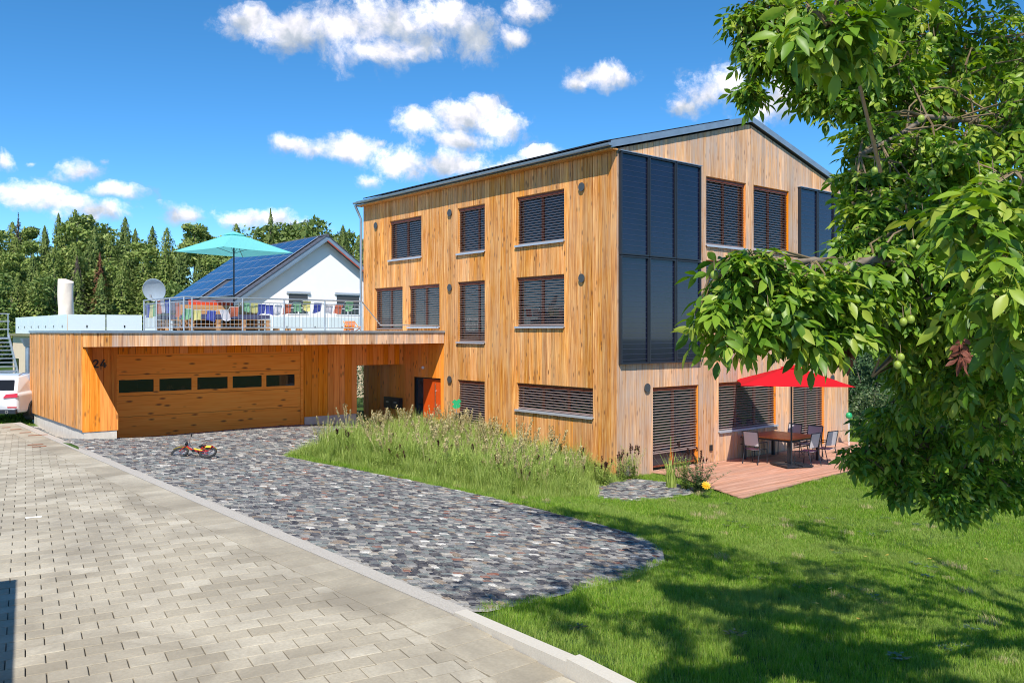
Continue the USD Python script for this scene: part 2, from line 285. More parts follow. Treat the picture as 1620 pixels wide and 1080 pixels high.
M['frosted'] = mat('frosted', {'d': ('principled_bsdf', dict(base_color=(0.84, 0.92, 0.94), roughness=0.3)), 't': ('translucent_bsdf', dict(color=(0.86, 0.94, 0.95))), 'c': ('transparent_bsdf', dict(color=(0.85, 0.95, 0.95))), 'a': ('mix_closure', dict(fac=0.18)), 'm': ('mix_closure', dict(fac=0.10))},
    [('d.BSDF', 'a.closure1'), ('t.BSDF', 'a.closure2'), ('a.closure', 'm.closure1'), ('c.BSDF', 'm.closure2')], surface='m.closure')
M['pv'] = mat('pv', {'g': ('geometry', {}), 'n': ('noise_texture', dict(scale=0.7, detail=2.0)), 'r': ('rgb_ramp', dict(ramp=[(0.3, (0.006, 0.012, 0.045)), (0.7, (0.010, 0.022, 0.080))])), 'p': ('principled_bsdf', dict(roughness=0.12, coat_weight=0.5))}, [('g.position', 'n.vector'), ('n.fac', 'r.fac'), ('r.color', 'p.base_color')])
M['pv_frame'] = plain('pv_frame', (0.42, 0.45, 0.52), 0.4, metal=0.3)
M['absorber'] = plain('absorber', (0.005, 0.006, 0.020), 0.16, metal=0.0, var=0.4, scale=1.4, coat=0.45, spec=0.4)
M['absorber_fin'] = plain('absorber_fin', (0.048, 0.053, 0.09), 0.3, metal=0.3)

def island_ramp(name, ramp, rough=0.8, nz=30.0, nv=0.25, bump=0.3, interpolate=False, dirt=None):
    N = {'g': ('geometry', {}), 'o': ('object_info', {}), 'at': ('attribute', dict(attribute='rnd')), 'p': ('principled_bsdf', dict(roughness=rough, specular_ior_level=0.35)),
         'a': ('math', dict(math_type='add')), 'fr': ('math', dict(math_type='fraction')), 'r': ('rgb_ramp', dict(ramp=ramp, interpolate=interpolate)),
         'n': ('noise_texture', dict(scale=nz, detail=5.0, roughness=0.65)), 'mr': ('map_range', dict(from_min=0.25, from_max=0.75, to_min=1 - nv, to_max=1 + nv)), 'h': ('hsv', {}), 'b': ('bump', dict(strength=bump, distance=0.004))}
    L = [('at.fac', 'a.value1'), ('o.random', 'a.value2'), ('a.value', 'fr.value1'), ('fr.value', 'r.fac'), ('g.position', 'n.vector'), ('n.fac', 'mr.value'), ('mr.result', 'h.value'), ('r.color', 'h.color'), ('n.fac', 'b.height'), ('b.normal', 'p.normal')]
    out = 'h.color'
    if dirt:
        N['dn'] = ('noise_texture', dict(scale=dirt[0], detail=6.0, roughness=0.65, distortion=0.8)); L.append(('g.position', 'dn.vector'))
        N['dr'] = ('map_range', dict(from_min=0.42, from_max=0.68, to_min=0.0, to_max=dirt[1], clamp=True)); L.append(('dn.fac', 'dr.value'))
        N['dm'] = ('mix', dict(color2=dirt[2])); L += [('dr.result', 'dm.fac'), (out, 'dm.color1')]; out = 'dm.color'
    L.append((out, 'p.base_color'))
    return mat(name, N, L)
M['paver'] = island_ramp('paver', [(0, (0.35, 0.305, 0.228)), (0.5, (0.425, 0.375, 0.285)), (1, (0.49, 0.44, 0.345))], 0.85, 26, 0.16, 0.25, True, dirt=(0.62, 0.7, (0.215, 0.185, 0.14)))
M['joint'] = plain('joint', (0.17, 0.15, 0.12), 0.95, var=0.3, scale=20)
M['cobble'] = island_ramp('cobble', [(0, (0.030, 0.031, 0.042)), (0.17, (0.065, 0.064, 0.075)), (0.32, (0.15, 0.148, 0.15)), (0.48, (0.26, 0.25, 0.235)), (0.60, (0.155, 0.18, 0.175)), (0.72, (0.11, 0.125, 0.127)), (0.80, (0.36, 0.335, 0.29)), (0.89, (0.22, 0.165, 0.12)), (0.95, (0.22, 0.085, 0.055)), (0.97, (0.58, 0.55, 0.50))], 0.75, 38, 0.55, 0.6, dirt=(9.0, 0.46, (0.33, 0.305, 0.27)))
M['cobble_sand'] = plain('cobble_sand', (0.34, 0.315, 0.28), 0.95, var=0.3, scale=40, bump=0.2)
M['soil'] = mat('soil', {'g': ('geometry', {}), 'n': ('noise_texture', dict(scale=1.7, detail=6.0)), 'r': ('rgb_ramp', dict(ramp=[(0.3, (0.035, 0.07, 0.016)), (0.55, (0.055, 0.10, 0.022)), (0.75, (0.10, 0.12, 0.04))])), 'p': ('principled_bsdf', dict(roughness=0.95, specular_ior_level=0.1))}, [('g.position', 'n.vector'), ('n.fac', 'r.fac'), ('r.color', 'p.base_color')])
def leafy(name, cols, trans=0.35, rough=0.45, spec=0.4, patch=None):
    N = {'o': ('object_info', {}), 'g': ('geometry', {}), 'at': ('attribute', dict(attribute='rnd')), 'a': ('math', dict(math_type='add')), 'fr': ('math', dict(math_type='fraction')), 'r': ('rgb_ramp', dict(ramp=cols)), 'd': ('principled_bsdf', dict(roughness=rough, specular_ior_level=spec)), 't': ('translucent_bsdf', {}), 'm': ('mix_closure', dict(fac=trans)), 'h': ('hsv', dict(hue=0.49, saturation=1.1, value=1.25))}
    L = [('at.fac', 'a.value1'), ('o.random', 'a.value2'), ('a.value', 'fr.value1'), ('fr.value', 'r.fac')]
    out = 'r.color'
    if patch:
        N['pn'] = ('noise_texture', dict(scale=patch[0], detail=4.0)); L.append(('g.position', 'pn.vector'))
        N['pr'] = ('map_range', dict(from_min=0.42, from_max=0.68, to_min=0.0, to_max=patch[1], clamp=True)); L.append(('pn.fac', 'pr.value'))
        N['pm'] = ('mix', dict(color2=patch[2])); L += [('pr.result', 'pm.fac'), (out, 'pm.color1')]; out = 'pm.color'
    L += [(out, 'd.base_color'), (out, 'h.color'), ('h.color', 't.color'), ('d.BSDF', 'm.closure1'), ('t.BSDF', 'm.closure2')]
    return mat(name, N, L, surface='m.closure')
M['walnut_leaf'] = leafy('walnut_leaf', [(0, (0.055, 0.135, 0.014)), (0.4, (0.125, 0.25, 0.020)), (0.72, (0.24, 0.37, 0.036)), (1, (0.39, 0.45, 0.07))], 0.38, 0.42, 0.38)
M['walnut'] = plain('walnut', (0.25, 0.33, 0.045), 0.5, var=0.2, scale=60)
M['dead_leaf'] = plain('dead_leaf', (0.16, 0.045, 0.025), 0.7, var=0.3, scale=30)
M['grass'] = leafy('grass', [(0, (0.10, 0.22, 0.014)), (0.5, (0.19, 0.36, 0.024)), (0.88, (0.33, 0.46, 0.055)), (1, (0.52, 0.49, 0.18))], 0.38, 0.5, 0.3, patch=(0.55, 0.55, (0.31, 0.38, 0.10)))
M['meadow_green'] = leafy('meadow_green', [(0, (0.17, 0.25, 0.045)), (0.5, (0.34, 0.45, 0.09)), (1, (0.52, 0.58, 0.19))], 0.35, 0.55, 0.25)
M['meadow_straw'] = leafy('meadow_straw', [(0, (0.34, 0.28, 0.12)), (0.5, (0.48, 0.40, 0.20)), (1, (0.62, 0.53, 0.30))], 0.25, 0.7, 0.2)
M['meadow_brown'] = leafy('meadow_brown', [(0, (0.05, 0.02, 0.015)), (1, (0.15, 0.06, 0.05))], 0.1, 0.8, 0.2)
M['hedge_leaf'] = leafy('hedge_leaf', [(0, (0.03, 0.075, 0.02)), (1, (0.12, 0.20, 0.09))], 0.25, 0.4, 0.5)
M['shrub_leaf'] = leafy('shrub_leaf', [(0, (0.03, 0.07, 0.02)), (0.7, (0.10, 0.16, 0.05)), (1, (0.28, 0.32, 0.16))], 0.25, 0.4, 0.5)
M['spruce'] = leafy('spruce', [(0, (0.098, 0.146, 0.042)), (0.6, (0.197, 0.265, 0.07)), (1, (0.345, 0.395, 0.13))], 0.15, 0.7, 0.2)
M['spruce_light'] = leafy('spruce_light', [(0, (0.115, 0.169, 0.035)), (0.6, (0.23, 0.3, 0.069)), (1, (0.378, 0.412, 0.138))], 0.15, 0.7, 0.2)
M['broadleaf'] = leafy('broadleaf', [(0, (0.076, 0.123, 0.028)), (0.6, (0.145, 0.214, 0.048)), (1, (0.231, 0.289, 0.085))], 0.2, 0.6, 0.3)
M['brown_tree'] = leafy('brown_tree', [(0, (0.13, 0.05, 0.025)), (1, (0.27, 0.13, 0.075))], 0.1, 0.8, 0.1)
M['grey_tree'] = leafy('grey_tree', [(0, (0.10, 0.085, 0.07)), (1, (0.22, 0.17, 0.13))], 0.1, 0.8, 0.1)
M['orange_petal'] = leafy('orange_petal', [(0, (0.65, 0.12, 0.01)), (1, (0.8, 0.25, 0.02))], 0.3)
M['yellow_petal'] = leafy('yellow_petal', [(0, (0.80, 0.42, 0.01)), (1, (0.85, 0.55, 0.03))], 0.3)
M['fallen'] = leafy('fallen', [(0, (0.55, 0.35, 0.05)), (1, (0.65, 0.50, 0.12))], 0.2)

# ------------------------------------------------------------------ terrain
def kerb_u(v): return np.where(np.asarray(v) > -10.4, -13.66, -13.66 - 0.10 * (-10.4 - np.asarray(v)))
CP = np.array([(-13.3,18,0),(-12.9,9.1,-.04),(-11.9,9.1,-.1),(-11.1,12,-.43),(-8,12,-.43),(-4.6,12,-.43),(-8,9.5,-.25),(-4.6,9.1,-.40),(-2.2,12,-.58),(0,12,-.75),(0,9,-.86),(0,4.5,-1.1),(0,0,-1.36),
 (2,0,-1.43),(13.8,0,-1.45),(1,-3.8,-1.40),(4,-4.3,-1.40),(7.5,-4.2,-1.41),(11,-4,-1.41),(13,-3.5,-1.42),(6,-2,-1.43),(2,-2,-1.42),(-13.4,5,-.02),(-13.4,0,-.02),(-13.4,-5,-.02),(-13.4,-10.4,-.02),(-13.4,-8,-.03),(-13.6,-14,.08),(-14,-18,.10),(-9,-14.5,-.52),(-9.4,-9.8,-.50),
 (-6,-6,-.86),(-3,-2.5,-1.28),(-9,0,-.45),(-7,5,-.55),(-4,4,-.85),(-4,-12,-1.15),(4,-12,-1.45),(0,-22,-1.1),(14,-14,-1.6),(-8,-24,-.3),(22,5,-1.7),(30,-30,-1.8),(-13,-45,.0),(50,40,-2),(50,-60,-2),(-13,60,-.1),(0,25,-.5),(14,25,-1.4),(-60,60,0),(-60,-60,0)], float)
_rbf = RBFInterpolator(CP[:, :2], CP[:, 2], kernel='thin_plate_spline', smoothing=0.02)
def gz(u, v):
    u, v = np.broadcast_arrays(np.asarray(u, float), np.asarray(v, float)); sh = u.shape
    q = np.stack([np.clip(u.ravel(), -60, 50), np.clip(v.ravel(), -60, 60)], 1)
    return np.clip(_rbf(q), -2.3, 0.13).reshape(sh)
def surf(px, py):                      # where a pixel's ray meets the terrain
    d = W(px, py, 1.0) - EYE; t = (EYE[2] + 0.5) / -d[2]
    for _ in range(40):
        p = EYE + d * t; t = 0.5 * t + 0.5 * (float(gz(p[0], p[1])) - EYE[2]) / d[2]
    return EYE + d * t
from shapely.geometry import Polygon, Point
from shapely import contains_xy, prepare
us = np.unique(np.concatenate([np.linspace(-400, -62, 14), np.linspace(-60, -15, 16), np.arange(-14.9, -13.0, 0.12), np.arange(-13, 16, 0.4), np.linspace(17, 60, 20), np.linspace(70, 400, 14)]))
vs = np.unique(np.concatenate([np.linspace(-400, -62, 12), np.linspace(-60, -21, 18), np.arange(-20, 18, 0.4), np.linspace(19, 60, 20), np.linspace(70, 400, 14)]))
U, V = np.meshgrid(us, vs, indexing='ij'); Zg = gz(U, V)
onroad = (U < kerb_u(V) + 0.04) & (V < 15.6)
Zg = np.where(onroad, -0.16, Zg - 0.012)
def in_cobbles(u, v): return contains_xy(COB, u, v)
edge_px = [(448,721),(530,737),(642,758),(767,784),(854,806),(940,827),(1005,845),(1044,866),(1048,888),(1005,909),(918,931),(832,953),(767,966)]
edge = [tuple(surf(*p)[:2]) for p in edge_px]
COB = Polygon([(-13.43, -10.38), (-13.43, 15.4), (-12.83, 15.4), (-12.83, 9.1), (-11.9, 9.0), (-11.9, 11.98), (-0.02, 11.98), (-0.02, 9.6), (-5.6, 7.2)] + edge).buffer(0)
PATH = Polygon([tuple(surf(*p)[:2]) for p in [(940,787),(944,768),(1000,757),(1050,762),(1112,774),(1085,783),(1040,789),(990,793)]]).buffer(0)
Zg = np.where(contains_xy(COB.buffer(-0.3), U, V), Zg - 0.10, Zg); Zg = np.where(contains_xy(PATH.buffer(-.1), U, V), Zg - .04, Zg)
ni, nj = U.shape; ii, jj = np.meshgrid(np.arange(ni - 1), np.arange(nj - 1), indexing='ij')
A = ii*nj+jj; quads = np.stack([A, A+nj, A+nj+1, A+1], -1).reshape(-1, 4)
tag(obj('ground', (np.stack([U, V, Zg], -1).reshape(-1, 3), quads), M['soil'], smooth=True), 'grassy ground sloping down from the road to the house', 'ground', kind='structure')

# road bed and pavers: rows a little turned against the house
road = thing('road', 'pale concrete paver road running past the garage', 'road', kind='structure')
MB().add([[-70, -60, -0.028], [-13.6, -60, -0.028], [-13.6, 15.5, -0.028], [-70, 15.5, -0.028]], [[0, 1, 2], [0, 2, 3]]).build('paving_bed', M['joint'], road)
def frame_uv(X, Z): return np.array([RIGHT * X + FWD * Z])[0]
J = RIGHT * -0.496 + FWD * 0.868; R = RIGHT * 0.868 + FWD * 0.496
def block(c, a, b, la, lb, ztop, depth, bev):   # one stone: top inset by the bevel, no underside
    q = [(-1,-1),(1,-1),(1,1),(-1,1)]
    lo = [[*(c + a*la/2*s + b*lb/2*t), ztop[k] - depth] for k, (s, t) in enumerate(q)]
    mi = [[*(c + a*la/2*s + b*lb/2*t), ztop[k] - bev] for k, (s, t) in enumerate(q)]
    hi = [[*(c + a*(la/2-bev)*s + b*(lb/2-bev)*t), ztop[k]] for k, (s, t) in enumerate(q)]
    v = np.array(lo + mi + hi); f = [[8,9,10],[8,10,11]]
    for o in (0, 4):
        for k in range(4):
            k2 = (k + 1) % 4; f += [[o+k, o+k2, o+4+k2], [o+k, o+4+k2, o+4+k]]
    return v, np.array(f)
def orient(b):
    v, f = b; n = np.cross(v[f[0,1]] - v[f[0,0]], v[f[0,2]] - v[f[0,0]]); return (v, f if n[2] > 0 else f[:, ::-1])
LP, WP = 0.335, 0.262
stones = []
for i in range(-60, 90):
    for j in range(-20, 110):
        c = EYE[:2] + R * ((i + 0.5 * (j % 2)) * LP) + J * (4.0 + j * WP)
        lim = float(kerb_u(c[1])) - 0.595
        if c[1] > 15.3 or c[0] > lim + 0.2: continue
        pr = project([*c, 0])[0]
        if pr[2] < 3.5 or pr[0] < -420 or pr[1] > 1300: continue
        if c[0] > lim - 0.24:                       # cut where it meets the border course
            la, lb = LP - .010, WP - .009
            q = Polygon([c + R*la/2*s_ + J*lb/2*t_ for s_, t_ in ((-1,-1),(1,-1),(1,1),(-1,1))]).intersection(Polygon([(lim - 3, c[1] - .5), (float(kerb_u(c[1] - .5)) - .595, c[1] - .5), (float(kerb_u(c[1] + .5)) - .595, c[1] + .5), (lim - 3, c[1] + .5)]))
            if q.area < .006: continue
            m_ = trimesh.creation.extrude_polygon(q, .03, engine='earcut'); stones.append((pr, (np.array(m_.vertices) + [0, 0, -.03 + rng.normal(0, .0012)], np.array(m_.faces)))); continue
        z = rng.normal(0, 0.0012) + rng.normal(0, 0.0012, 4); stones.append((pr, orient(block(c, R, J, LP - 0.010, WP - 0.009, z, 0.03, 0.005))))
# border course along the kerb
for k in range(150):
    v0 = 15.0 - k * 0.40
    c = np.array([float(kerb_u(v0)) - 0.296, v0]); pr = project([*c, 0])[0]
    if pr[2] < 3.5: continue
    stones.append((pr, orient(block(c, np.array([1.0, 0]), np.array([0, 1.0]), 0.57, 0.392, rng.normal(0, .001, 4), 0.03, 0.004))))
def split_stones(stones, name, rest_name, material, parent, limit=300):
    inside = [(p[2] + (0 if (-30 < p[0] < 1650 and 0 < p[1] < 1110) else 1000), k) for k, (p, _) in enumerate(stones)]
    order = [k for _, k in sorted(inside)]
    for k in order[:limit]: obj(name, stones[k][1], material, parent)
    rest = MB()
    for k in order[limit:]: rest.add(*stones[k][1])
    if rest.n: rest.build(rest_name, material, parent, kind='stuff', rnd=True)
split_stones(stones, 'paver', 'distant_pavers', M['paver'], road, 290)
# rust stained drainage slots and a chalk line on the road
for (px, py, w) in [(60,688,30),(40,684,18),(25,679,18),(10,676,14),(56,703,22),(62,706,20)]:
    p = onz(px, py, 0.006); L_ = w / 1620 * 36 / (36 * FOC / 1620) * 23
    one(-L_/2, -0.05, 0, L_/2, 0.05, 0.008).moved(rotz(math.atan2(R[1], R[0])), p).build('drain_slot', M['rust'], road)
MB().tube([onz(x, y, 0.004) for x, y in [(40,819),(52,818),(66,817)]], 0.014, 5).build('chalk_line', M['chalk'], road)

# granite strip, white kerbs
strip = thing('granite_strip', 'flush grey granite strip between the paver road and the cobbled forecourt', 'kerb', kind='structure')
for k in range(27):
    v1 = 15.2 - k * 0.96; v0 = max(v1 - 0.955, -10.42)
    if v1 - v0 > 0.05: one(-13.66, v0, -0.15, -13.435, v1, 0.006).build('granite_stone', M['granite'], strip)
kerb = thing('kerb', 'raised pale concrete kerb between the road and the lawn', 'kerb', kind='structure')
v1 = -10.44
for k in range(9):
    v0 = v1 - (2.0 if k == 0 else 1.0); u1, u0 = float(kerb_u(v1)), float(kerb_u(v0)); h1, h0 = (0.03, 0.13) if k == 0 else (0.16, 0.16)
    bot = [[u0, v0 + .005, -.2], [u0 + .165, v0 + .005, -.2], [u1 + .165, v1, -.2], [u1, v1, -.2]]; top = [[u0, v0 + .005, h0], [u0 + .165, v0 + .005, h0], [u1 + .165, v1, h1], [u1, v1, h1]]
    MB().hexa(bot, top).build('kerb_stone', M['kerb'], kerb); v1 = v0

# cobbled forecourt and path
def cobble_field(poly, name, label, sx=0.132, dz=0.0):
    t = thing(name, label, 'paving', kind='structure')
    x0, y0, x1, y1 = poly.bounds
    tri = trimesh.creation.triangulate_polygon(poly.buffer(0.06).segmentize(0.5), engine='earcut')
    gx, gy = np.meshgrid(np.arange(x0, x1, .35), np.arange(y0, y1, .35)); m = contains_xy(poly.buffer(-0.05), gx, gy)
    from scipy.spatial import Delaunay
    bd = np.array(poly.buffer(0.04).exterior.segmentize(0.3).coords)[:-1]; pts = np.vstack([bd, np.stack([gx[m], gy[m]], 1)]); T = Delaunay(pts).simplices
    cen = pts[T].mean(1); T = T[contains_xy(poly.buffer(0.045), cen[:, 0], cen[:, 1])]
    a, b, c = pts[T[:, 0]], pts[T[:, 1]], pts[T[:, 2]]; fl = np.cross(b - a, c - a) < 0; T[fl] = T[fl][:, ::-1]
    obj('sand_bed', (np.column_stack([pts, gz(pts[:, 0], pts[:, 1]) - 0.004 + dz]), T), M['cobble_sand'], t, smooth=True)
    cands = []; row = 0.118; base = np.array([x0, y0]); big = 45
    for j in range(int(-big / row), int(big / row)):
        s = -big + rng.random() * 0.2
        while s < big:
            l = sx * rng.uniform(0.75, 1.45); c = np.array([-10., 0.]) + R * (s + l / 2) + J * (j * row + rng.normal(0, 0.003)); s += l
            cands.append((c, l, row * rng.uniform(.9, 1.0)))
    C = np.array([c[0] for c in cands]); ok = contains_xy(poly.buffer(-0.06), C[:, 0], C[:, 1]); idx = np.nonzero(ok)[0]
    q = np.array([(-1,-1),(1,-1),(1,1),(-1,1)]); out = []
    cs = C[idx]; ls = np.array([cands[i][1] for i in idx]); ws = np.array([cands[i][2] for i in idx])
    corners = cs[:, None] + q[None, :, :1] * (R * 1)[None, None] * ls[:, None, None] / 2 + q[None, :, 1:] * J[None, None] * ws[:, None, None] / 2
    zz = gz(corners[..., 0], corners[..., 1]) + dz; pr = project(np.column_stack([cs, zz.mean(1)]))
    for k in range(len(idx)):
        zt = zz[k] + 0.012 + rng.normal(0, 0.003) + rng.normal(0, 0.0025, 4)
        out.append((pr[k], orient(block(cs[k], R, J, ls[k] - 0.019, ws[k] - 0.014, zt, 0.03, 0.009))))
    split_stones(out, 'cobble', 'distant_cobbles', M['cobble'], t, 290)
cobble_field(COB, 'forecourt', 'mottled reclaimed cobblestone forecourt in front of the garage', dz=0.006)
cobble_field(PATH, 'garden_path', 'small cobbled patch in shade between meadow and house corner', dz=0.012)

# ------------------------------------------------------------------ the timber house
GL = 13.77; HL = 15.34; EAVE = 8.80; APEX = 10.62; EY = 3.10
house = thing('timber_house', 'three storey larch clad gabled house with slatted blinds', 'house')
def e(z): return z + EY
west = [  # (y0, y1, z0, z1, kind) on the long wall
 (10.72, 13.16, e(3.03), e(4.70), 'window'), (6.56, 8.24, e(2.96), e(4.70), 'window'), (2.34, 4.76, e(3.0), e(4.70), 'window'),
 (12.12, 14.36, e(0.08), e(1.90), 'glazed_door'), (9.46, 11.68, e(0.20), e(1.90), 'window'), (6.56, 8.24, e(-0.38), e(1.90), 'window'), (2.34, 4.76, e(0.18), e(1.90), 'window'),
 (6.56, 8.24, e(-3.85), e(-1.81), 'window'), (1.01, 4.76, e(-2.70), e(-1.77), 'window'), (9.37, 11.26, e(-3.98), e(-1.82), 'entry')]
south = [(4.42, 6.70, e(2.95), e(5.30), 'window'), (7.16, 9.43, e(2.97), e(5.30), 'window'), (4.42, 6.70, e(0.15), e(2.45), 'window'), (7.16, 9.43, e(0.15), e(2.45), 'window'),
 (1.70, 4.01, e(-4.42), e(-1.77), 'glazed_door'), (5.12, 8.59, e(-3.43), e(-1.75), 'window'), (9.73, 11.93, e(-4.42), e(-1.77), 'glazed_door')]
PANELS = [(0.08, 4.01, e(-1.01), e(5.55)), (10.03, 13.72, e(-1.01), e(5.52))]
ZB = -2.0
def gable_z(u): return EAVE + (APEX - EAVE) * (1 - abs(u - GL / 2) / (GL / 2))
# structural shell behind the boards, set back so that every opening is a real recess
IN = 0.22
MB().prism([(IN, ZB), (GL - .02, ZB), (GL - .02, EAVE - .1), (GL / 2, APEX - .1), (IN, EAVE - .1)], IN, HL - .02, 'y').build('wall', M['dark_wall'], house)
def cut(intervals, lo, hi):
    out = [(lo, hi)]
    for a, b in intervals:
        nxt = []
        for x, y in out:
            if b <= x or a >= y: nxt.append((x, y)); continue
            if a > x: nxt.append((x, a))
            if b < y: nxt.append((b, y))
        out = nxt
    return [(x, y) for x, y in out if y - x > 0.03]
def columns(lo, hi, stops, w0, w1):
    """board edges from lo to hi that respect the sides of the openings"""
    xs = sorted({lo, hi, *[s for s in stops if lo < s < hi]}); out = []
    for a, b in zip(xs, xs[1:]):
        if b - a < 0.05: out.append((a, b)); continue
        n = max(1, round((b - a) / rng.uniform(w0, w1))); w = rng.uniform(.75, 1.25, n); c = a + np.concatenate([[0], np.cumsum(w / w.sum())]) * (b - a)
        out += list(zip(c, c[1:]))
    return out
def cladding(axis, ops, lo, hi, base, top, mat_of, parent, plane, w=(0.20, 0.27), off=0.0, thick=0.024):
    for a, b in columns(lo, hi, [x for o in ops for x in o[:2]], *w):
        mid = (a + b) / 2; holes = [(o[2], o[3]) for o in ops if o[0] <= mid <= o[1]]
        for z0, z1 in cut(holes, base(mid) if callable(base) else base, 99):
            pr = rng.uniform(0, 0.007); f, bk = plane - off - pr, plane - off - pr + thick
            t = [top(a), top(b)] if z1 == 99 else [z1, z1]; g = 0.0075
            if axis == 'x': bot = [[f, a+g, z0], [bk, a+g, z0], [bk, b-g, z0], [f, b-g, z0]]; tp = [[f, a+g, t[0]], [bk, a+g, t[0]], [bk, b-g, t[1]], [f, b-g, t[1]]]
            else: bot = [[a+g, f, z0], [b-g, f, z0], [b-g, bk, z0], [a+g, bk, z0]]; tp = [[a+g, f, t[0]], [b-g, f, t[1]], [b-g, bk, t[1]], [a+g, bk, t[0]]]
            MB().hexa(bot, tp).build('board', mat_of(mid, z0, z1), parent)
garage_hole = [(9.16, 16.52, e(-0.40), e(0.045), 'x')]
cladding('x', west + garage_hole, 0.0, HL, ZB, lambda s: EAVE - 0.06, lambda m, z0, z1: M['larch_fresh'] if (m > 9.16 and z1 < 3) else M['larch'], house, 0.0, (0.22, 0.30))
cladding('y', south + [(p[0] + .05, p[1] - .05, p[2] + .05, p[3] - .05) for p in PANELS], 0.026, GL, lambda m: -1.352 if m > 1.6 else ZB, lambda s: gable_z(s) - 0.08, lambda m, z0, z1: M['larch_pale'], house, 0.0, (0.22, 0.31))
# vertical corner board
def window(axis, o):
    a, b, z0, z1, kind = o
    def bx(mb, s0, s1, d0, d1, h0, h1):   # s along the wall, d inwards
        return mb.box(d0, s0, h0, d1, s1, h1) if axis == 'x' else mb.box(s0, d0, h0, s1, d1, h1)
    fr = MB(); D = 0.15; t = 0.075; fw = IN - 0.004
    zb = z0 + (0.02 if kind == 'window' else 0.05)
    bx(fr, a + .022, a + t, D, fw, zb, z1 - .022); bx(fr, b - t, b - .022, D, fw, zb, z1 - .022); bx(fr, a + t, b - t, D, fw, z1 - t, z1 - .022); bx(fr, a + t, b - t, D, fw, zb, zb + t - .02)
    n = 2 if b - a > 2.0 else 1
    if b - a > 3: n = 3
    for k in range(1, n):
        s = a + (b - a) * k / n; bx(fr, s - .06, s + .06, D, fw, zb + t - .02, z1 - t)
    if n == 1: s = a + (b - a) * .32; bx(fr, s - .04, s + .04, D, fw, zb + t - .02, z1 - t)
    w = fr.build(kind, M['window_wood'], house)
    bx(MB(), a + t, b - t, D + .03, D + .036, zb + t - .02, z1 - t).build('pane', M['glass'], w)
    r = MB(); g = 0.003                       # lining boards of the reveal
    bx(r, a, a + .02, g + .02, IN - .01, z0, z1); bx(r, b - .02, b, g + .02, IN - .01, z0, z1); bx(r, a + .02, b - .02, g + .02, IN - .01, z1 - .02, z1)
    r.build('reveal', M['larch'] if axis == 'x' else M['larch_fresh'], w)
    if kind == 'window':
        s = MB(); bx(s, a - .05, b + .02, -0.085, D - .01, z0 - .022, z0 + .012); bx(s, a - .05, b + .02, -0.085, -0.075, z0 - .055, z0 - .022); s.build('sill', M['sill'], w)
    # venetian blind: head box, slats, end rail, guide wires
    lo = z0 + (0.55 if o is south[4] else 0.08); pitch = 0.088; z = z1 - 0.14
    hb = MB(); bx(hb, a + .03, b - .03, .055, .125, z1 - .12, z1 - .021); hb.build('blind_box', M['window_wood'], w)
    while z > lo:
        tl = 0.007; d0, d1 = .058, .118
        if axis == 'x': v = [[d0, a+.03, z-tl], [d1, a+.03, z+tl], [d1, b-.03, z+tl], [d0, b-.03, z-tl]]
        else: v = [[a+.03, d0, z-tl], [a+.03, d1, z+tl], [b-.03, d1, z+tl], [b-.03, d0, z-tl]]
        v = np.array(v); MB().hexa(v + [0, 0, -.0025], v + [0, 0, .0025]).build('slat', M['slat'], w); z -= pitch
    er = MB(); bx(er, a + .03, b - .03, .06, .115, lo - .045, lo - .015); er.build('end_rail', M['slat'], w)
    gw = MB()
    for s in ([a + .12, b - .12] if b - a < 2 else [a + .15, (a + b) / 2, b - .15]): bx(gw, s - .004, s + .004, .052, .057, lo - .01, z1 - .12)
    gw.build('ladder_cord', M['dark_metal'], w)
    return w
for o in west:
    if o[4] != 'entry': window('x', o)
for o in south: window('y', o)
# entrance: dark frame, side light, orange leaf, long handle
a, b, z0, z1, _ = west[-1]
fr = MB(); fr.box(.06, a, z0, .16, a + .05, z1); fr.box(.06, b - .06, z0, .16, b, z1); fr.box(.06, a + .05, z1 - .05, .16, b - .06, z1)
ed = fr.build('entrance_door', M['dark_metal'], house)
one(.09, a + .05, z0 + .02, .14, b - .55, z1 - .05).build('leaf', M['entry_door'], ed)
one(.11, b - .53, z0 + .02, .12, b - .06, z1 - .05).build('side_light', M['glass'], ed)
MB().tube([[.03, a + .42, z0 + .25], [.03, a + .42, z1 - .2]], .018, 8).tube([[.03, a + .42, z0 + .5], [.1, a + .42, z0 + .5]], .01, 6).tube([[.03, a + .42, z1 - .5], [.1, a + .42, z1 - .5]], .01, 6).build('handle', M['chrome'], ed, smooth=30)
# round wall vents
for px, py in [(596,357),(713,337),(922,296),(713,455),(922,440),(713,600)]:
    y, z = onu(px, py, 0); m = lathe([(0, 0), (.085, 0), (.13, -.03), (.14, -.05), (.14, -.06), (0, -.06)]); MB().mesh(m).moved(roty(math.pi / 2), (-.012, y, z)).moved(t=(0, 0, 0)).build('vent', M['vent'], house, smooth=30)
for px, py in [(1022,613),(1315,598)]:
    x, z = onv(px, py, 0); m = lathe([(0, 0), (.085, 0), (.13, -.03), (.14, -.05), (.14, -.06), (0, -.06)]); MB().mesh(m).moved(rotx(-math.pi / 2), (x, -.012, z)).build('vent', M['vent'], house, smooth=30)
x, z = onv(1124, 708, 0); one(x - .07, -.045, z - .1, x + .07, -.008, z + .1).build('socket', M['black'], house)
# wall lamp above the entrance
y, z = onu(671, 581, 0); MB().mesh(trimesh.creation.icosphere(2, .06)).moved(t=(-.06, y, z)).build('wall_lamp', M['white_paint'], house, smooth=True)
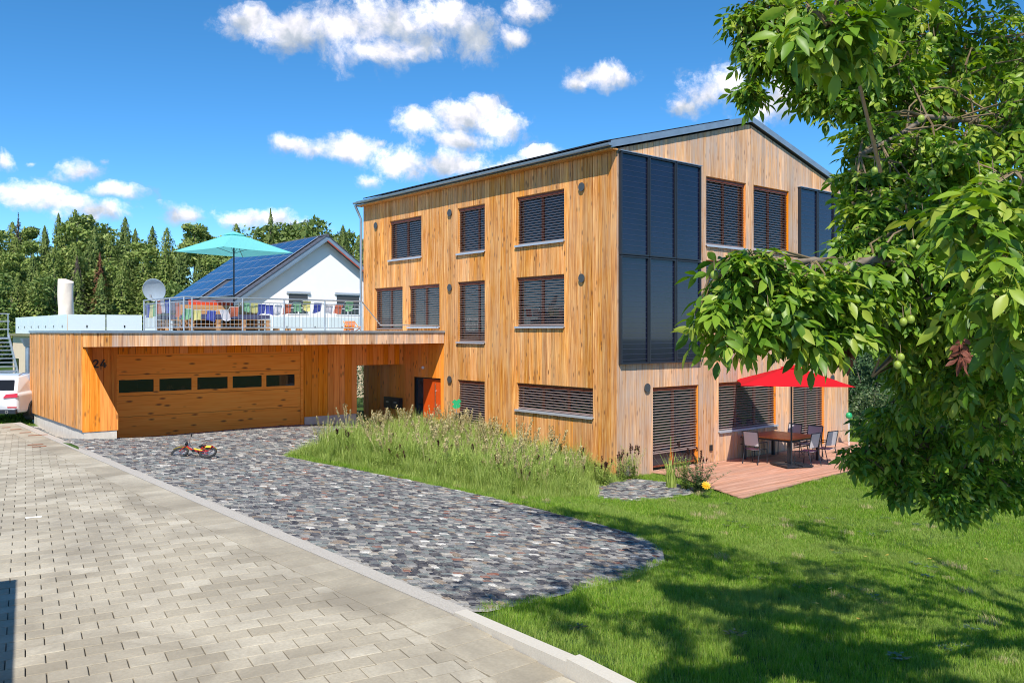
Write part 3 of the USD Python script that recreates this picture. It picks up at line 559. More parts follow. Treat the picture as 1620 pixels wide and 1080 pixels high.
# glazed solar collectors on the gable
for (a, b, z0, z1) in PANELS:
    zm = z0 + (z1 - z0) * 0.515; w3 = (b - a) / 3
    for r0, r1 in ((zm, z1), (z0, zm)):
        for k in range(3):
            x0, x1 = a + k * w3 + .012, a + (k + 1) * w3 - .012; q0, q1 = r0 + .012, r1 - .012; F = 0.045
            f = MB(); f.box(x0, -.13, q0, x0 + F, .02, q1).box(x1 - F, -.13, q0, x1, .02, q1).box(x0 + F, -.13, q0, x1 - F, .02, q0 + F).box(x0 + F, -.13, q1 - F, x1 - F, .02, q1)
            c = f.build('solar_collector', M['dark_metal'], house)
            one(x0 + F, -.07, q0 + F, x1 - F, -.055, q1 - F).build('absorber', M['absorber'], c)
            fins = MB(); zz = q0 + .14
            while zz < q1 - .08: fins.box(x0 + F, -.077, zz - .006, x1 - F, -.071, zz + .006); zz += .165
            fins.build('absorber_fins', M['absorber_fin'], c)
            one(x0 + F, -.112, q0 + F, x1 - F, -.106, q1 - F).build('cover_glass', pane_clear if False else M['glass'], c) if False else None
    one(a - .02, -.15, z1, b + .02, .0, z1 + .025).build('collector_flashing', M['zinc'], house)
# roof
OV = 0.34; OG = 0.10; TH = 0.16; sl = (APEX - EAVE) / (GL / 2)
def roof_side(s):
    xe = -OV if s < 0 else GL + OV; ze = EAVE - sl * OV
    poly = [(xe, ze), (GL / 2, APEX), (GL / 2, APEX + TH), (xe, ze + TH)]
    if s > 0: poly = poly[::-1]
    MB().prism(poly, -OG, HL + OG, 'y').build('roof', M['roofing'], house)
roof_side(-1); roof_side(1)
vg = MB()
for s in (-1, 1):
    xe = -OV - .01 if s < 0 else GL + OV + .01; ze = EAVE - sl * OV
    P = [(xe, ze - .02), (GL / 2, APEX - .02), (GL / 2, APEX + TH + .03), (xe, ze + TH + .03)]
    vg.prism(P if s < 0 else P[::-1], -OG - .03, -OG - .004, 'y')
vg.build('verge_flashing', M['zinc'], house)
MB().box(-OV + .02, -OG, EAVE - sl * OV - .06, -.03, HL + OG, EAVE - sl * OV - .012).build('soffit', M['larch'], house)
gp = [( -OV - .13 + .065 - .065 * math.cos(t), EAVE - sl * OV + .10 - .075 * math.sin(t)) for t in np.linspace(0, math.pi, 9)]
g = MB()
for (x0, z0), (x1, z1) in zip(gp, gp[1:]): g.hexa([[x0, -OG - .05, z0], [x1, -OG - .05, z1], [x1, HL + .15, z1], [x0, HL + .15, z0]], [[x0 * 1, -OG - .05, z0 + .004], [x1, -OG - .05, z1 + .004], [x1, HL + .15, z1 + .004], [x0, HL + .15, z0 + .004]])
g.box(-OV - .14, -OG - .055, EAVE - sl * OV + .03, -OV + .005, -OG - .045, EAVE - sl * OV + .105)
g.build('gutter', M['zinc'], house, smooth=40)
br = MB()
for k in range(16): br.tube([[-OV - .132, .4 + k, EAVE - sl*OV + .10], [-OV - .06, .4 + k, EAVE - sl*OV + .02], [-OV + .01, .4 + k, EAVE - sl*OV + .06]], .008, 4)
br.build('gutter_brackets', M['zinc'], house)
MB().tube([[-OV - .06, HL + .05, EAVE - .1], [-.22, HL + .05, EAVE - .45], [-.1, HL + .05, EAVE - .7], [-.1, HL + .05, 3.25]], .055, 10).build('downpipe', M['zinc'], house, smooth=40)
for k in range(9):           # thin solar modules lying along the eave side of the roof
    y0 = .35 + k * 1.64
    for r in range(3):
        x0 = -.18 + r * 2.15; za, zb = EAVE + sl * x0 + TH + .05, EAVE + sl * (x0 + 2.1) + TH + .05
        MB().hexa([[x0, y0, za], [x0 + 2.1, y0, zb], [x0 + 2.1, y0 + 1.6, zb], [x0, y0 + 1.6, za]], [[x0, y0, za + .04], [x0 + 2.1, y0, zb + .04], [x0 + 2.1, y0 + 1.6, zb + .04], [x0, y0 + 1.6, za + .04]]).build('roof_module', M['black'], house)

# ------------------------------------------------------------------ the garage wing
gar = thing('timber_garage', 'flat roofed larch clad garage wing with an overhanging front', 'garage')
GF, GR, GX = 9.12, 12.0, -12.9; RB = 16.52
# body: rear part behind the recessed front, kept clear of the passage beside the house
D0, D1 = -11.14, -4.64; DT, DB = e(-0.80), e(-3.56); OP = -2.22
one(GX + .1, GR + .2, -.8, OP - .05, RB - .05, 2.6).build('wall', M['dark_wall'], gar)
one(GX + .06, GF + .06, e(-.40), -.03, RB - .02, e(-.06)).build('roof', M['roofing'], gar)
rf = MB(); rf.box(GX - .06, GF - .07, e(-.03), -.015, GF + .12, e(.045)); rf.box(GX - .06, GF + .12, e(-.03), GX + .12, RB, e(.045)); rf.box(GX + .12, RB - .16, e(-.03), -.015, RB, e(.045)); rf.build('roof_edge', M['zinc'], gar)
one(GX + .12, GF + .12, e(-.06) + .002, -.03, RB - .16, e(-.02)).build('terrace_slab', M['concrete'], gar)
# fascia boards
for a, b in columns(GX, -.03, [], .22, .30):
    pr = rng.uniform(0, .008); one(a + .002, GF - .02 - pr, e(-.44), b - .002, GF + .01, e(-.032)).build('board', M['larch_pale'] if a > -12.2 else M['larch'], gar)
one(GX + .2, GF + .012, e(-.425), -.03, GR - .03, e(-.40) - .002).build('soffit', M['larch_fresh'], gar)
# slanted cheek
ck = [(GX, e(-.44)), (-11.92, e(-2.46)), (-11.92, e(-2.93)), (GX, e(-2.93))]
for a, b in columns(GX, -11.92, [], .21, .27):
    ta, tb = [e(-.44) + (x - GX) / .98 * (e(-2.46) - e(-.44)) for x in (a, b)]; pr = rng.uniform(0, .005)
    MB().hexa([[a+.002, GF - .02 - pr, e(-2.93)], [b-.002, GF - .02 - pr, e(-2.93)], [b-.002, GF + .01, e(-2.93)], [a+.002, GF + .01, e(-2.93)]], [[a+.002, GF - .02 - pr, ta], [b-.002, GF - .02 - pr, tb], [b-.002, GF + .01, tb], [a+.002, GF + .01, ta]]).build('board', M['larch_fresh'], gar)
MB().prism([(GX + .06, e(-.46)), (-11.95, e(-2.50)), (-11.95, e(-2.93)), (GX + .06, e(-2.93))], GF + .012, GF + .2, 'y').build('cheek_core', M['larch_fresh'], gar)
one(GX + .05, GF + .0, -.3, -11.95, GF + .2, e(-2.935)).build('plinth', M['concrete'], gar)
one(GX + .05, GF + .2, -.3, GX + .2, RB, e(-2.885)).build('plinth', M['concrete'], gar)
one(GX + .02, GF + .2, e(-2.88), GX + .2, RB, e(-.40)).build('side_wall', M['larch_fresh'], gar)
for a, b in columns(GF + .012, RB - .002, [], .19, .26):
    pr = rng.uniform(0, .012); one(GX - .014 - pr, a + .003, e(-2.87), GX + .018, b - .003, e(-.034)).build('board', M['larch'], gar)
# recessed wall with the door and passage openings
rops = [(D0, D1, -9, DT, ''), (OP, 0.0, -9, e(-1.33), ''), (D1 + .16, OP, -9, e(-3.24), '')]
cladding('y', rops, GX + .21, -.03, lambda m: -.55, lambda s: e(-.43), lambda m, z0, z1: M['larch_fresh'], gar, GR, (0.21, 0.28))
one(D1 + .17, GR + .002, -1.0, OP - .02, GR + .2, e(-3.245)).build('plinth', M['concrete'], gar)
for a_, b_ in ((GX + .21, D0 - .05), (D1 + .05, OP)): one(a_, GR + .03, e(-3.24), b_, GR + .19, e(-.43)).build('inner_wall', M['larch_fresh'], gar)
one(OP, GR + .03, e(-1.325), -.03, GR + .19, e(-.43)).build('lintel', M['larch_fresh'], gar)
one(OP - .02, GR + .0, e(-3.24), OP, GR + 3.0, e(-1.33)).build('passage_lining', M['larch_fresh'], gar)
# sectional door
fr = MB(); fr.box(D0 - .06, GR - .012, DB - .2, D0, GR + .12, DT + .06).box(D1, GR - .012, DB - .2, D1 + .1, GR + .12, DT + .06).box(D0, GR - .012, DT, D1, GR + .12, DT + .06)
gd = fr.build('garage_door', M['larch_door'], gar)
secs = [DT - .002, e(-1.43), e(-2.14), e(-2.83), DB - .15]
wins = [(onv(x0, 602, GR + .03)[0], onv(x1, 602, GR + .03)[0]) for x0, x1 in ((188,243),(252,303),(312,360),(368,414),(421,466))]
WZ0, WZ1 = e(-2.02), e(-1.60)
for k in range(4):
    z1, z0 = secs[k] - .006, secs[k + 1] + .006
    if k != 1: one(D0 + .005, GR + .02, z0, D1 - .005, GR + .07, z1).build('door_panel', M['larch_door'], gd); continue
    p = MB(); p.box(D0 + .005, GR + .02, z0, D1 - .005, GR + .07, WZ0); p.box(D0 + .005, GR + .02, WZ1, D1 - .005, GR + .07, z1); xs = [D0 + .005] + [x for w in wins for x in w] + [D1 - .005]
    for a, b in zip(xs[::2], xs[1::2]): p.box(a, GR + .02, WZ0, b, GR + .07, WZ1)
    p.build('door_panel', M['larch_door'], gd)
    for a, b in wins:
        one(a + .0, GR + .035, WZ0, b, GR + .04, WZ1).build('pane', M['glass_dark'], gd)
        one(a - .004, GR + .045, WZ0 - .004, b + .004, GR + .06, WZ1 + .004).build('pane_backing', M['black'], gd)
# house number
x, z = onv(145.5, 581.5, GR - .04); t = meshkit.text_mesh('24', 0.255, 0.02, bold=True); MB().mesh(t).moved(rotx(math.pi / 2), (x, GR - .012, z)).build('house_number', M['number'], gar)

# ------------------------------------------------------------------ neighbours
# beige flat roofed building behind the garage, glass balustrade on its roof terrace
c0 = W(105, 525, 42.0); bx0, by0 = c0[0], c0[1]
bei = thing('beige_building', 'flat roofed beige rendered building behind the garage wing', 'building')
one(bx0, by0, -1.0, bx0 + 20, by0 + 14, 2.86).build('wall', M['plaster_beige'], bei)
one(bx0 - .25, by0 - .25, 2.862, bx0 + 20.2, by0 + 14.2, 3.0).build('roof_slab', M['olive'], bei)
y, z = onu(27, 600, bx0)
for px0, px1, py0, py1 in ((24, 30, 567, 588),):
    y0, z1 = onu(px1, py0, bx0); y1, z0 = onu(px0, py1, bx0); one(bx0 - .03, y0, z0, bx0 + .02, y1, z1).build('window', M['glass_dark'], bei)
bal = thing('glass_balustrade', 'low frosted glass balustrade on the roof terrace behind the garage', 'balustrade')
gh = W(105, 497, 42.0)[2]
def glass_run(p, d, n, L_):
    for k in range(n):
        a = p + d * (k * L_ + .03); b = p + d * ((k + 1) * L_ - .03); nrm = np.array([-d[1], d[0]]) * .006
        MB().hexa([[*(a - nrm), 3.01], [*(b - nrm), 3.01], [*(b + nrm), 3.01], [*(a + nrm), 3.01]], [[*(a - nrm), gh], [*(b - nrm), gh], [*(b + nrm), gh], [*(a + nrm), gh]]).build('glass_panel', M['frosted'], bal)
        q = p + d * ((k + .5) * L_); one(q[0] - .03, q[1] - .02, 3.32, q[0] + .03, q[1] + .02, 3.44).build('clamp', M['dark_metal'], bal)
glass_run(np.array([bx0 + .05, by0 + .05]), np.array([1.0, 0]), 11, 1.78); glass_run(np.array([bx0 + .05, by0 + .1]), np.array([0, 1.0]), 7, 1.9)

# cream covered parasol standing on the terrace behind the balustrade
c = W(104, 500, 44.5); t = thing('covered_parasol', 'folded parasol in a cream fabric cover standing behind the glass balustrade', 'parasol', (c[0], c[1], 3.0))
top = W(104, 442, 44.5)[2] - 3.0
ang = np.linspace(0, 2*np.pi, 20, endpoint=False); hs = np.linspace(.02, 1, 14); v = []
for h in hs:
    r = .37 * (1 + .04 * np.sin(3 * ang + 7 * h) + .03 * np.sin(5 * ang - 9 * h)); tilt = np.where(h > .97, .10, 0) * np.cos(ang - 2.0)
    v.append(np.stack([r * np.cos(ang), r * np.sin(ang), np.full(20, h * top) + tilt - (.06 if h > .99 else 0)], 1))
v = np.vstack(v); f = [[i*20+j, i*20+(j+1)%20, (i+1)*20+(j+1)%20] for i in range(13) for j in range(20)] + [[i*20+j, (i+1)*20+(j+1)%20, (i+1)*20+j] for i in range(13) for j in range(20)]
v = np.vstack([v, [[0, 0, top + .03]]]); f += [[13*20+j, 13*20+(j+1)%20, len(v)-1] for j in range(20)]
obj('cover', (v, np.array(f)), M['cream_cloth'], t, smooth=True)
MB().tube([[0, 0, 0], [0, 0, .2]], .04).build('pole', M['dark_metal'], t)

# white gabled house with photovoltaic roof
ap = W(518, 373, 62.0); sl2 = 0.0
qx, qz = onv(350, 490, ap[1]); k2 = (ap[2] - qz) / (ap[0] - qx)            # roof pitch
wh = thing('white_house', 'white rendered house with dark tiled gable roof covered in solar panels', 'house')
hw = 7.6; Lh = 15.5; ax, ay, az = ap; oh = .55
MB().prism([(ax - hw + .6, -3), (ax + hw - .6, -3), (ax + hw - .6, az - k2 * (hw - .6) - .25), (ax, az - .25), (ax - hw + .6, az - k2 * (hw - .6) - .25)], ay + oh, ay + Lh, 'y').build('wall', M['plaster_white'], wh)
for s in (-1, 1):
    P = [(ax, az - .22), (ax + s * hw, az - .22 - k2 * hw), (ax + s * hw, az - k2 * hw), (ax, az)]
    MB().prism(P if s > 0 else P[::-1], ay, ay + Lh, 'y').build('roof', M['tile_dark'], wh)
    P = [(ax, az - .30), (ax + s * hw, az - .30 - k2 * hw), (ax + s * hw, az - .03 - k2 * hw), (ax, az - .03)]
    MB().prism(P if s > 0 else P[::-1], ay - .03, ay - .003, 'y').build('verge_board', M['zinc'], wh); MB().prism([(ax, az - .38), (ax + s * hw, az - .38 - k2 * hw), (ax + s * hw, az - .305 - k2 * hw), (ax, az - .305)][::s], ay - .02, ay + .08, 'y').build('verge_trim', M['red_board'] if s > 0 else M['zinc'], wh)
    for r in range(18):          # verge tiles
        a0 = r / 18 * hw; MB().hexa([[ax + s*a0, ay - .06, az - k2*a0 + .0], [ax + s*(a0+.40), ay - .06, az - k2*(a0+.40)], [ax + s*(a0+.40), ay + .3, az - k2*(a0+.40)], [ax + s*a0, ay + .3, az - k2*a0]], [[ax + s*a0, ay - .06, az - k2*a0 + .05], [ax + s*(a0+.40), ay - .06, az - k2*(a0+.40) + .09], [ax + s*(a0+.40), ay + .3, az - k2*(a0+.40) + .09], [ax + s*a0, ay + .3, az - k2*a0 + .05]]).build('verge_tile', M['tile_dark'], wh)
MB().tube([[ax, ay - .1, az + .03], [ax, ay + Lh + .05, az + .03]], .11, 8).build('ridge', M['tile_dark'], wh)
nx = 1 / math.sqrt(1 + k2 * k2)
for r in range(6):               # photovoltaic panels on the slope facing the camera's left
    for c_ in range(8):
        if (r == 3 and c_ in (0, 1)) and False: continue
        s0, s1 = .15 + r * 1.30, .15 + r * 1.30 + 1.27; y0 = ay + 1.1 + (1.75 if False else 0) + c_ * 1.72; y1 = y0 + 1.69
        if s1 * nx > hw - .1 or y1 > ay + Lh - .2: continue
        if r in (4, 5) and c_ == 3: continue
        def sp(s, y, o): return [ax - s * nx - o * k2 * nx * 1.0 * (-1) * 0 - o * k2 * nx, y, az - s * nx * k2 + o * nx]
        fr = MB().hexa([sp(s0, y0, .10), sp(s1, y0, .10), sp(s1, y1, .10), sp(s0, y1, .10)], [sp(s0, y0, .14), sp(s1, y0, .14), sp(s1, y1, .14), sp(s0, y1, .14)])
        p = fr.build('solar_panel', M['pv_frame'], wh); m_ = .022
        MB().hexa([sp(s0+m_, y0+m_, .13), sp(s1-m_, y0+m_, .13), sp(s1-m_, y1-m_, .13), sp(s0+m_, y1-m_, .13)], [sp(s0+m_, y0+m_, .145), sp(s1-m_, y0+m_, .145), sp(s1-m_, y1-m_, .145), sp(s0+m_, y1-m_, .145)]).build('cells', M['pv'], p)
for px0, px1, py0, py1 in ((455, 488, 464, 498), (531, 569, 466, 499)):
    x0, z1 = onv(px0, py0, ay + oh); x1, z0 = onv(px1, py1, ay + oh)
    w = one(x0, ay + oh - .03, z0, x1, ay + oh + .02, z1).build('window', M['white_paint'], wh)
    one(x0 + .08, ay + oh - .05, z0 + .08 + (z1 - z0) * .3, x1 - .08, ay + oh - .031, z1 - .05).build('roller_blind', M['vent'], w); one(x0 + .08, ay + oh - .04, z0 + .08, (x0 + x1) / 2 - .05, ay + oh - .031, z0 + (z1 - z0) * .3).build('pane', M['glass_dark'], w); one((x0 + x1) / 2 + .05, ay + oh - .04, z0 + .08, x1 - .08, ay + oh - .031, z0 + (z1 - z0) * .3).build('pane', M['glass_dark'], w)
    one(x0 - .1, ay + oh - .14, z1 + .005, x1 + .1, ay + oh - .002, z1 + .16).build('blind_box', M['sill'], w)

# galvanised outside stair by the beige building
st = thing('metal_stair', 'galvanised open metal staircase climbing beside the beige building', 'staircase')
T0, T1 = W(14, 533, 38.5), W(42, 640, 34.5); T1[2] = -.02; dirw = np.array([-1.0, 0, 0]); wd = 2.6
n = 17
for k in range(n):
    q = T1 + (T0 - T1) * (k + .5) / n; dd = (T0 - T1) / n
    MB().hexa([q + [0, -.13, 0], q + [0, .13, 0], q + dirw * wd + [0, .13, 0], q + dirw * wd + [0, -.13, 0]][::-1], [q + [0, -.13, .04], q + [0, .13, .04], q + dirw * wd + [0, .13, .04], q + dirw * wd + [0, -.13, .04]][::-1]).build('tread', M['steel'], st)
for s in (0, wd):
    o = dirw * s; MB().hexa([T1 + o + [-.02, 0, -.14], T1 + o + [.02, 0, -.14], T0 + o + [.02, 0, -.14], T0 + o + [-.02, 0, -.14]], [T1 + o + [-.02, 0, .14], T1 + o + [.02, 0, .14], T0 + o + [.02, 0, .14], T0 + o + [-.02, 0, .14]]).build('stringer', M['steel'], st)
pf = MB().box(T0[0] - wd, T0[1], T0[2] - .1, T0[0] + .05, T0[1] + 1.6, T0[2] - .02); pf.build('landing', M['steel'], st)
for xx in np.arange(T0[0] - wd, T0[0] + .06, .43): MB().tube([[xx, T0[1] + .05, T0[2]], [xx, T0[1] + .05, T0[2] + 1.05]], .025, 6).build('rail_post', M['steel'], st)
for h in (.35, .7, 1.05): MB().tube([[T0[0] - wd, T0[1] + .05, T0[2] + h], [T0[0] + .05, T0[1] + .05, T0[2] + h]], .022, 6).build('rail', M['steel'], st)
# rainwater pipe with hopper at the beige wall
p = W(44, 560, 37.0); dp = thing('rain_pipe', 'grey rainwater pipe with hopper head beside the garage side wall', 'pipe', (p[0], p[1], 0))
top = W(44, 548, 37.0)[2]; MB().tube([[0, 0, -.1], [0, 0, top]], .1, 10).build('pipe', M['zinc'], dp, smooth=40); MB().hexa([[-.12,-.12,top],[.12,-.12,top],[.12,.12,top],[-.12,.12,top]], [[-.25,-.25,top+.35],[.25,-.25,top+.35],[.25,.25,top+.35],[-.25,.25,top+.35]]).build('hopper', M['zinc'], dp)
p = onz(44, 645, .28); b_ = thing('timber_barrier', 'low orange timber rail behind the parked car', 'barrier', (p[0], p[1], 0)); one(-.1, -.03, .25, 3.2, .03, .40).build('rail', M['larch_fresh'], b_)
for x_ in (.1, 1.6, 3.0): one(x_ - .05, .032, -.05, x_ + .05, .12, .40).build('post', M['larch_fresh'], b_)

# ------------------------------------------------------------------ parked car seen from behind
def car():
    p = onz(20, 668, -0.02); a = math.degrees(math.atan2(FWD[1], FWD[0])) + 2
    t = thing('parked_car', 'white estate SUV parked on the grass beside the garage, seen from behind', 'car', (p[0] - .75 * RIGHT[0], p[1] - .75 * RIGHT[1], -.02), a)
    import manifold3d as m3
    def hull(sec):   # rounded sections along x
        pts = []
        for x, hw, z0, z1, r in sec:
            for sy in (-1, 1):
                for zz, ss in ((z0 + r, 1), (z1 - r, 1)):
                    for q in np.linspace(0, 2 * np.pi, 10, endpoint=False): pts.append([x, sy * (hw - r) + sy * abs(r * math.cos(q)), zz + r * math.sin(q)])
        return trimesh.convex.convex_hull(np.array(pts))
    low = hull([(0.0, .80, .42, .95, .12), (.10, .93, .30, 1.02, .14), (1.2, .97, .26, 1.05, .12), (3.8, .97, .26, 1.0, .12), (4.75, .90, .30, .90, .14), (4.95, .74, .40, .80, .12)])
    top = hull([(.12, .84, .90, 1.02, .05), (.60, .66, 1.0, 1.56, .12), (1.4, .68, 1.0, 1.64, .12), (2.6, .66, 1.0, 1.60, .12), (3.6, .78, .9, 1.02, .05)])
    obj('body', low, M['car_white'], t, smooth=35); obj('cabin', top, M['car_white'], t, smooth=35)
    def onto(name, poly, m, off):   # a plate on the sloping tailgate
        v = np.array([[x - off, y, z] for x, y, z in poly]); MB().hexa(v, v - [.012, 0, 0] if False else v + [-.012, 0, 0]).build(name, m, t)
    def slope(z): return .12 + (z - 1.0) / (1.56 - 1.0) * .46
    onto('rear_window', [(slope(1.10), -.68, 1.10), (slope(1.10), .68, 1.10), (slope(1.44), .56, 1.44), (slope(1.44), -.56, 1.44)], M['car_glass'], .035)
    for s in (-1, 1):
        onto('tail_light', [(.0, s * .42, .84), (.03, s * .90, .86), (.05, s * .90, 1.0), (.02, s * .52, .97)] if s > 0 else [(.03, -.90, .86), (.0, -.42, .84), (.02, -.52, .97), (.05, -.90, 1.0)], M['tail_red'], .035)
        onto('reflector', [(.03, s * .72 - .16, .50), (.03, s * .72 + .16, .50), (.03, s * .72 + .16, .54), (.03, s * .72 - .16, .54)], M['tail_red'], .035)
        m_ = lathe([(.04, 0), (.055, 0), (.055, .12), (.04, .12)], 14); MB().mesh(m_).moved(roty(math.pi / 2), (-.06, s * .56, .36)).build('exhaust', M['chrome'], t, smooth=40)
        for x in (.95, 3.95):
            w = lathe([(.23, -.12), (.34, -.12), (.37, -.08), (.37, .08), (.34, .12), (.23, .12)], 24); wm = MB().mesh(w).moved(rotx(math.pi / 2), (x, s * .86, .37)).build('wheel', M['rubber'], t, smooth=40)
            MB().mesh(lathe([(0, -.10), (.23, -.10), (.23, .10), (0, .06)], 16)).moved(rotx(math.pi / 2 * s), (x, s * .86, .37)).build('rim', M['steel'], wm, smooth=30)
    one(-.035, -.26, .73, .0, .26, .86).build('number_plate', M['white_paint'], t)
    tx = meshkit.text_mesh('A 8588', .08, .006); MB().mesh(tx).moved(np.array([[0, 0, -1.0], [-1, 0, 0], [0, 1, 0]]), (-.036, .20, .755)).build('plate_text', M['black'], t)
    one(-.05, -.86, .30, .2, .86, .44).build('bumper', M['dark_metal'], t)
    MB().tube([[.7, -.56, 1.58], [1.0, -.56, 1.66], [2.6, -.56, 1.63]], .02, 6).tube([[.7, .56, 1.58], [1.0, .56, 1.66], [2.6, .56, 1.63]], .02, 6).build('roof_rails', M['steel'], t)
car()

# ------------------------------------------------------------------ roof terrace of the garage
TZ = e(.045); TF = e(-.02)
rl = thing('terrace_railing', 'galvanised bar railing along the front of the garage roof terrace', 'railing')
RY = GF + .35; xl = onv(291, 500, RY)[0]; HT = e(1.12)
xr, _ = onv(560, 480, RY); yb = onu(228, 500, xl)[0] if False else RY + 2.6
xlb = xl
p_far = W(228, 500, np.dot(np.array([xl - EYE[0], RY - EYE[1]]), FWD) + 1.6); p_far[2] = 0
P0 = np.array([xl, RY]); P1 = np.array([-.45, RY]); PB = onu(228, 500, xl)[0]; PB = np.array([xl, min(PB, RB - .3)])
def rail_run(a, b, posts, par, dens=.125, top=HT, ends=True):
    d = b - a; L_ = np.linalg.norm(d); d = d / L_
    MB().tube([[*a, top], [*b, top]], .024, 8).build('top_rail', M['steel'], par); MB().tube([[*a, TF + .17], [*b, TF + .17]], .015, 6).build('bottom_rail', M['steel'], par); MB().tube([[*a, top - .14], [*b, top - .14]], .015, 6).build('middle_rail', M['steel'], par)
    n = int(L_ / dens)
    for k in range(1, n):
        q = a + d * (k * L_ / n); MB().tube([[*q, TF + .17], [*q, top - .14]], .0075, 5, cap=False).build('bar', M['steel'], par)
    for f_ in posts:
        q = a + d * (L_ * f_); MB().tube([[*q, TF + .0], [*q, top]], .026, 6).build('post', M['steel'], par)
xe = onv(572, 480, RY)[0]
rail_run(P0, np.array([xe, RY]), [0, .04, .30, .53, .77, 1], rl, .135); rail_run(P0, PB, [.33, .66, 1.0], rl, .14)
# sloping handrail at the house
sx, sz = onv(602, 514, RY); MB().tube([[xe, RY, HT], [sx, RY, sz], [-.06, RY, sz]], .022, 8).build('handrail', M['steel'], rl)
# string of flags tied to the railing
fl = thing('prayer_flags', 'string of small coloured cloth flags tied along the terrace railing', 'flags')
FY = RY + .06; cols = ['green', 'yellow', 'blue', 'white', 'red']
spots = [(298,'green',488,514),(311,'yellow',490,504),(335,'blue',491,503),(354,'white',490,501),(371,'red',485,501),(389,'green',477,492),(403,'yellow',478,496),(414,'blue',481,495),(426,'blue',482,494),(441,'white',482,498),(455,'red',481,495),(470,'green',478,494),(486,'yellow',476,492),(503,'blue',479,494),(521,'white',481,496),(537,'red',481,492),(553,'green',477,492)]
pts = []
for k, (px, c, y0, y1) in enumerate(spots):
    w = 12 if k > 4 else 14; x0, zt = onv(px - w/2, y0, FY); x1, _ = onv(px + w/2, y0, FY); zb = zt - .34
    n = 6; g = np.linspace(0, 1, n); sk = rng.uniform(-.10, .10); vv = []
    for j in range(5):
        h = j / 4; vv.append(np.stack([x0 + (x1 - x0) * g + sk * h, FY + .02 * np.sin(6 * g + k) * h + .03 * h * rng.normal(), zt + (zb - zt) * h * (1 + .08 * np.sin(4 * g + 2 * k)) + .03 * np.sin(k * 3.1) * (g - .5)], 1))
    vv = np.vstack(vv); ff = [[i*n+j, i*n+j+1, (i+1)*n+j+1, (i+1)*n+j] for i in range(4) for j in range(n-1)]
    obj('flag', (vv, np.array(ff)), FLAG[c], fl, smooth=True); pts += [[x0, FY, zt], [x1, FY, zt]]
side = [(0.10,'blue'),(.2,'yellow'),(.3,'green'),(.42,'red'),(.5,'white'),(.62,'blue'),(.86,'red')]
for k, (t_, c) in enumerate(side):
    y0 = RY + (PB[1] - RY) * (1 - t_); ztop = HT - .1 - .08 * math.sin(t_ * 9); vv = np.array([[xl + .06 + .02 * math.sin(3 * h + k), y0 + (.42 * g), ztop - .45 * h] for h in np.linspace(0, 1, 4) for g in np.linspace(0, 1, 4)])
    obj('flag', (vv, np.array([[i*4+j, i*4+j+1, (i+1)*4+j+1, (i+1)*4+j] for i in range(3) for j in range(3)])), FLAG[c], fl, smooth=True)
MB().tube([[xl + .06, PB[1], HT - .1], [xl + .06, RY + .06, HT - .12]] + pts, .006, 4).build('string', M['white_paint'], fl)
# sofas made of pallets
def pallet_sofa(x0, x1, y0, y1, label, back):
    t = thing('pallet_sofa', label, 'sofa', (0, 0, 0))
    for lv in range(3):
        z = TF + .003 + lv * .148; pl = MB()
        for yy in np.linspace(y0, y1 - .1, 5): pl.box(x0, yy, z + .120, x1, yy + .1, z + .142)
        for xx in np.linspace(x0, x1 - .145, 4):
            for yy in (y0, (y0 + y1) / 2 - .05, y1 - .1): pl.box(xx, yy, z + .022, xx + .145, yy + .1, z + .12)
            pl.box(xx, y0, z, xx + .1, y1, z + .02)
        pl.build('pallet', M['pallet'], t)
    n = 7
    for a, b in zip(np.linspace(x0, x1, 3)[:-1], np.linspace(x0, x1, 3)[1:]):
        m_ = trimesh.creation.box([b - a - .03, y1 - y0, .16]); m_ = m_.subdivide().subdivide(); v = np.array(m_.vertices); v[:, 2] *= 1 - .25 * (abs(v[:, 0]) / (b - a) * 2) ** 4; obj('cushion', (v + [(a + b) / 2, (y0 + y1) / 2, TF + .45 + .085], m_.faces), M['cushion'], t, smooth=40)
    if back: one(x0, y1 + .01, TF + .003, x1, y1 + .14, TF + .95).build('backrest', M['pallet'], t)
    return t
xa, _ = onv(297, 510, RY + 1.0); xb, _ = onv(424, 510, RY + 1.0)
pallet_sofa(xa, xb, RY + .8, RY + 1.9, 'pallet wood lounge sofa with dark cushions under the turquoise parasol', True)
xa2 = xl + .3; pallet_sofa(xa2, xa2 + 1.9, RY + 2.7, RY + 3.8, 'low stack of pallet wood behind the left end of the railing', False)
xa3, z3 = onv(300, 482, RY + 2.0); xb3, _ = onv(372, 482, RY + 2.0)
m_ = trimesh.creation.box([xb3 - xa3, .05, .30]).subdivide().subdivide().subdivide(); v = np.array(m_.vertices); v[:, 1] += .03 * np.sin(v[:, 0] * 5); v[:, 2] += .02 * np.sin(v[:, 0] * 7)
t = thing('red_blanket', 'red blanket hung over the back of the pallet sofa', 'blanket', ((xa3 + xb3) / 2, RY + 2.1, z3)); obj('cloth', (v, m_.faces), M['red_cloth'], t, smooth=True)
for px in (437, 455, 473):
    x, _ = onv(px, 520, RY + .4); t = thing('wood_block', {437: 'left one of three wooden blocks standing on the terrace edge', 455: 'middle one of three wooden blocks standing on the terrace edge', 473: 'right one of three wooden blocks standing on the terrace edge'}[px], 'block', (x, RY + .4, TF)); trimesh.creation.box; m_ = MB().box(-.09, -.09, .002, .09, .09, .10).box(-.085, -.085, .1, .085, .085, .14); m_.build('block', M['pallet'], t)
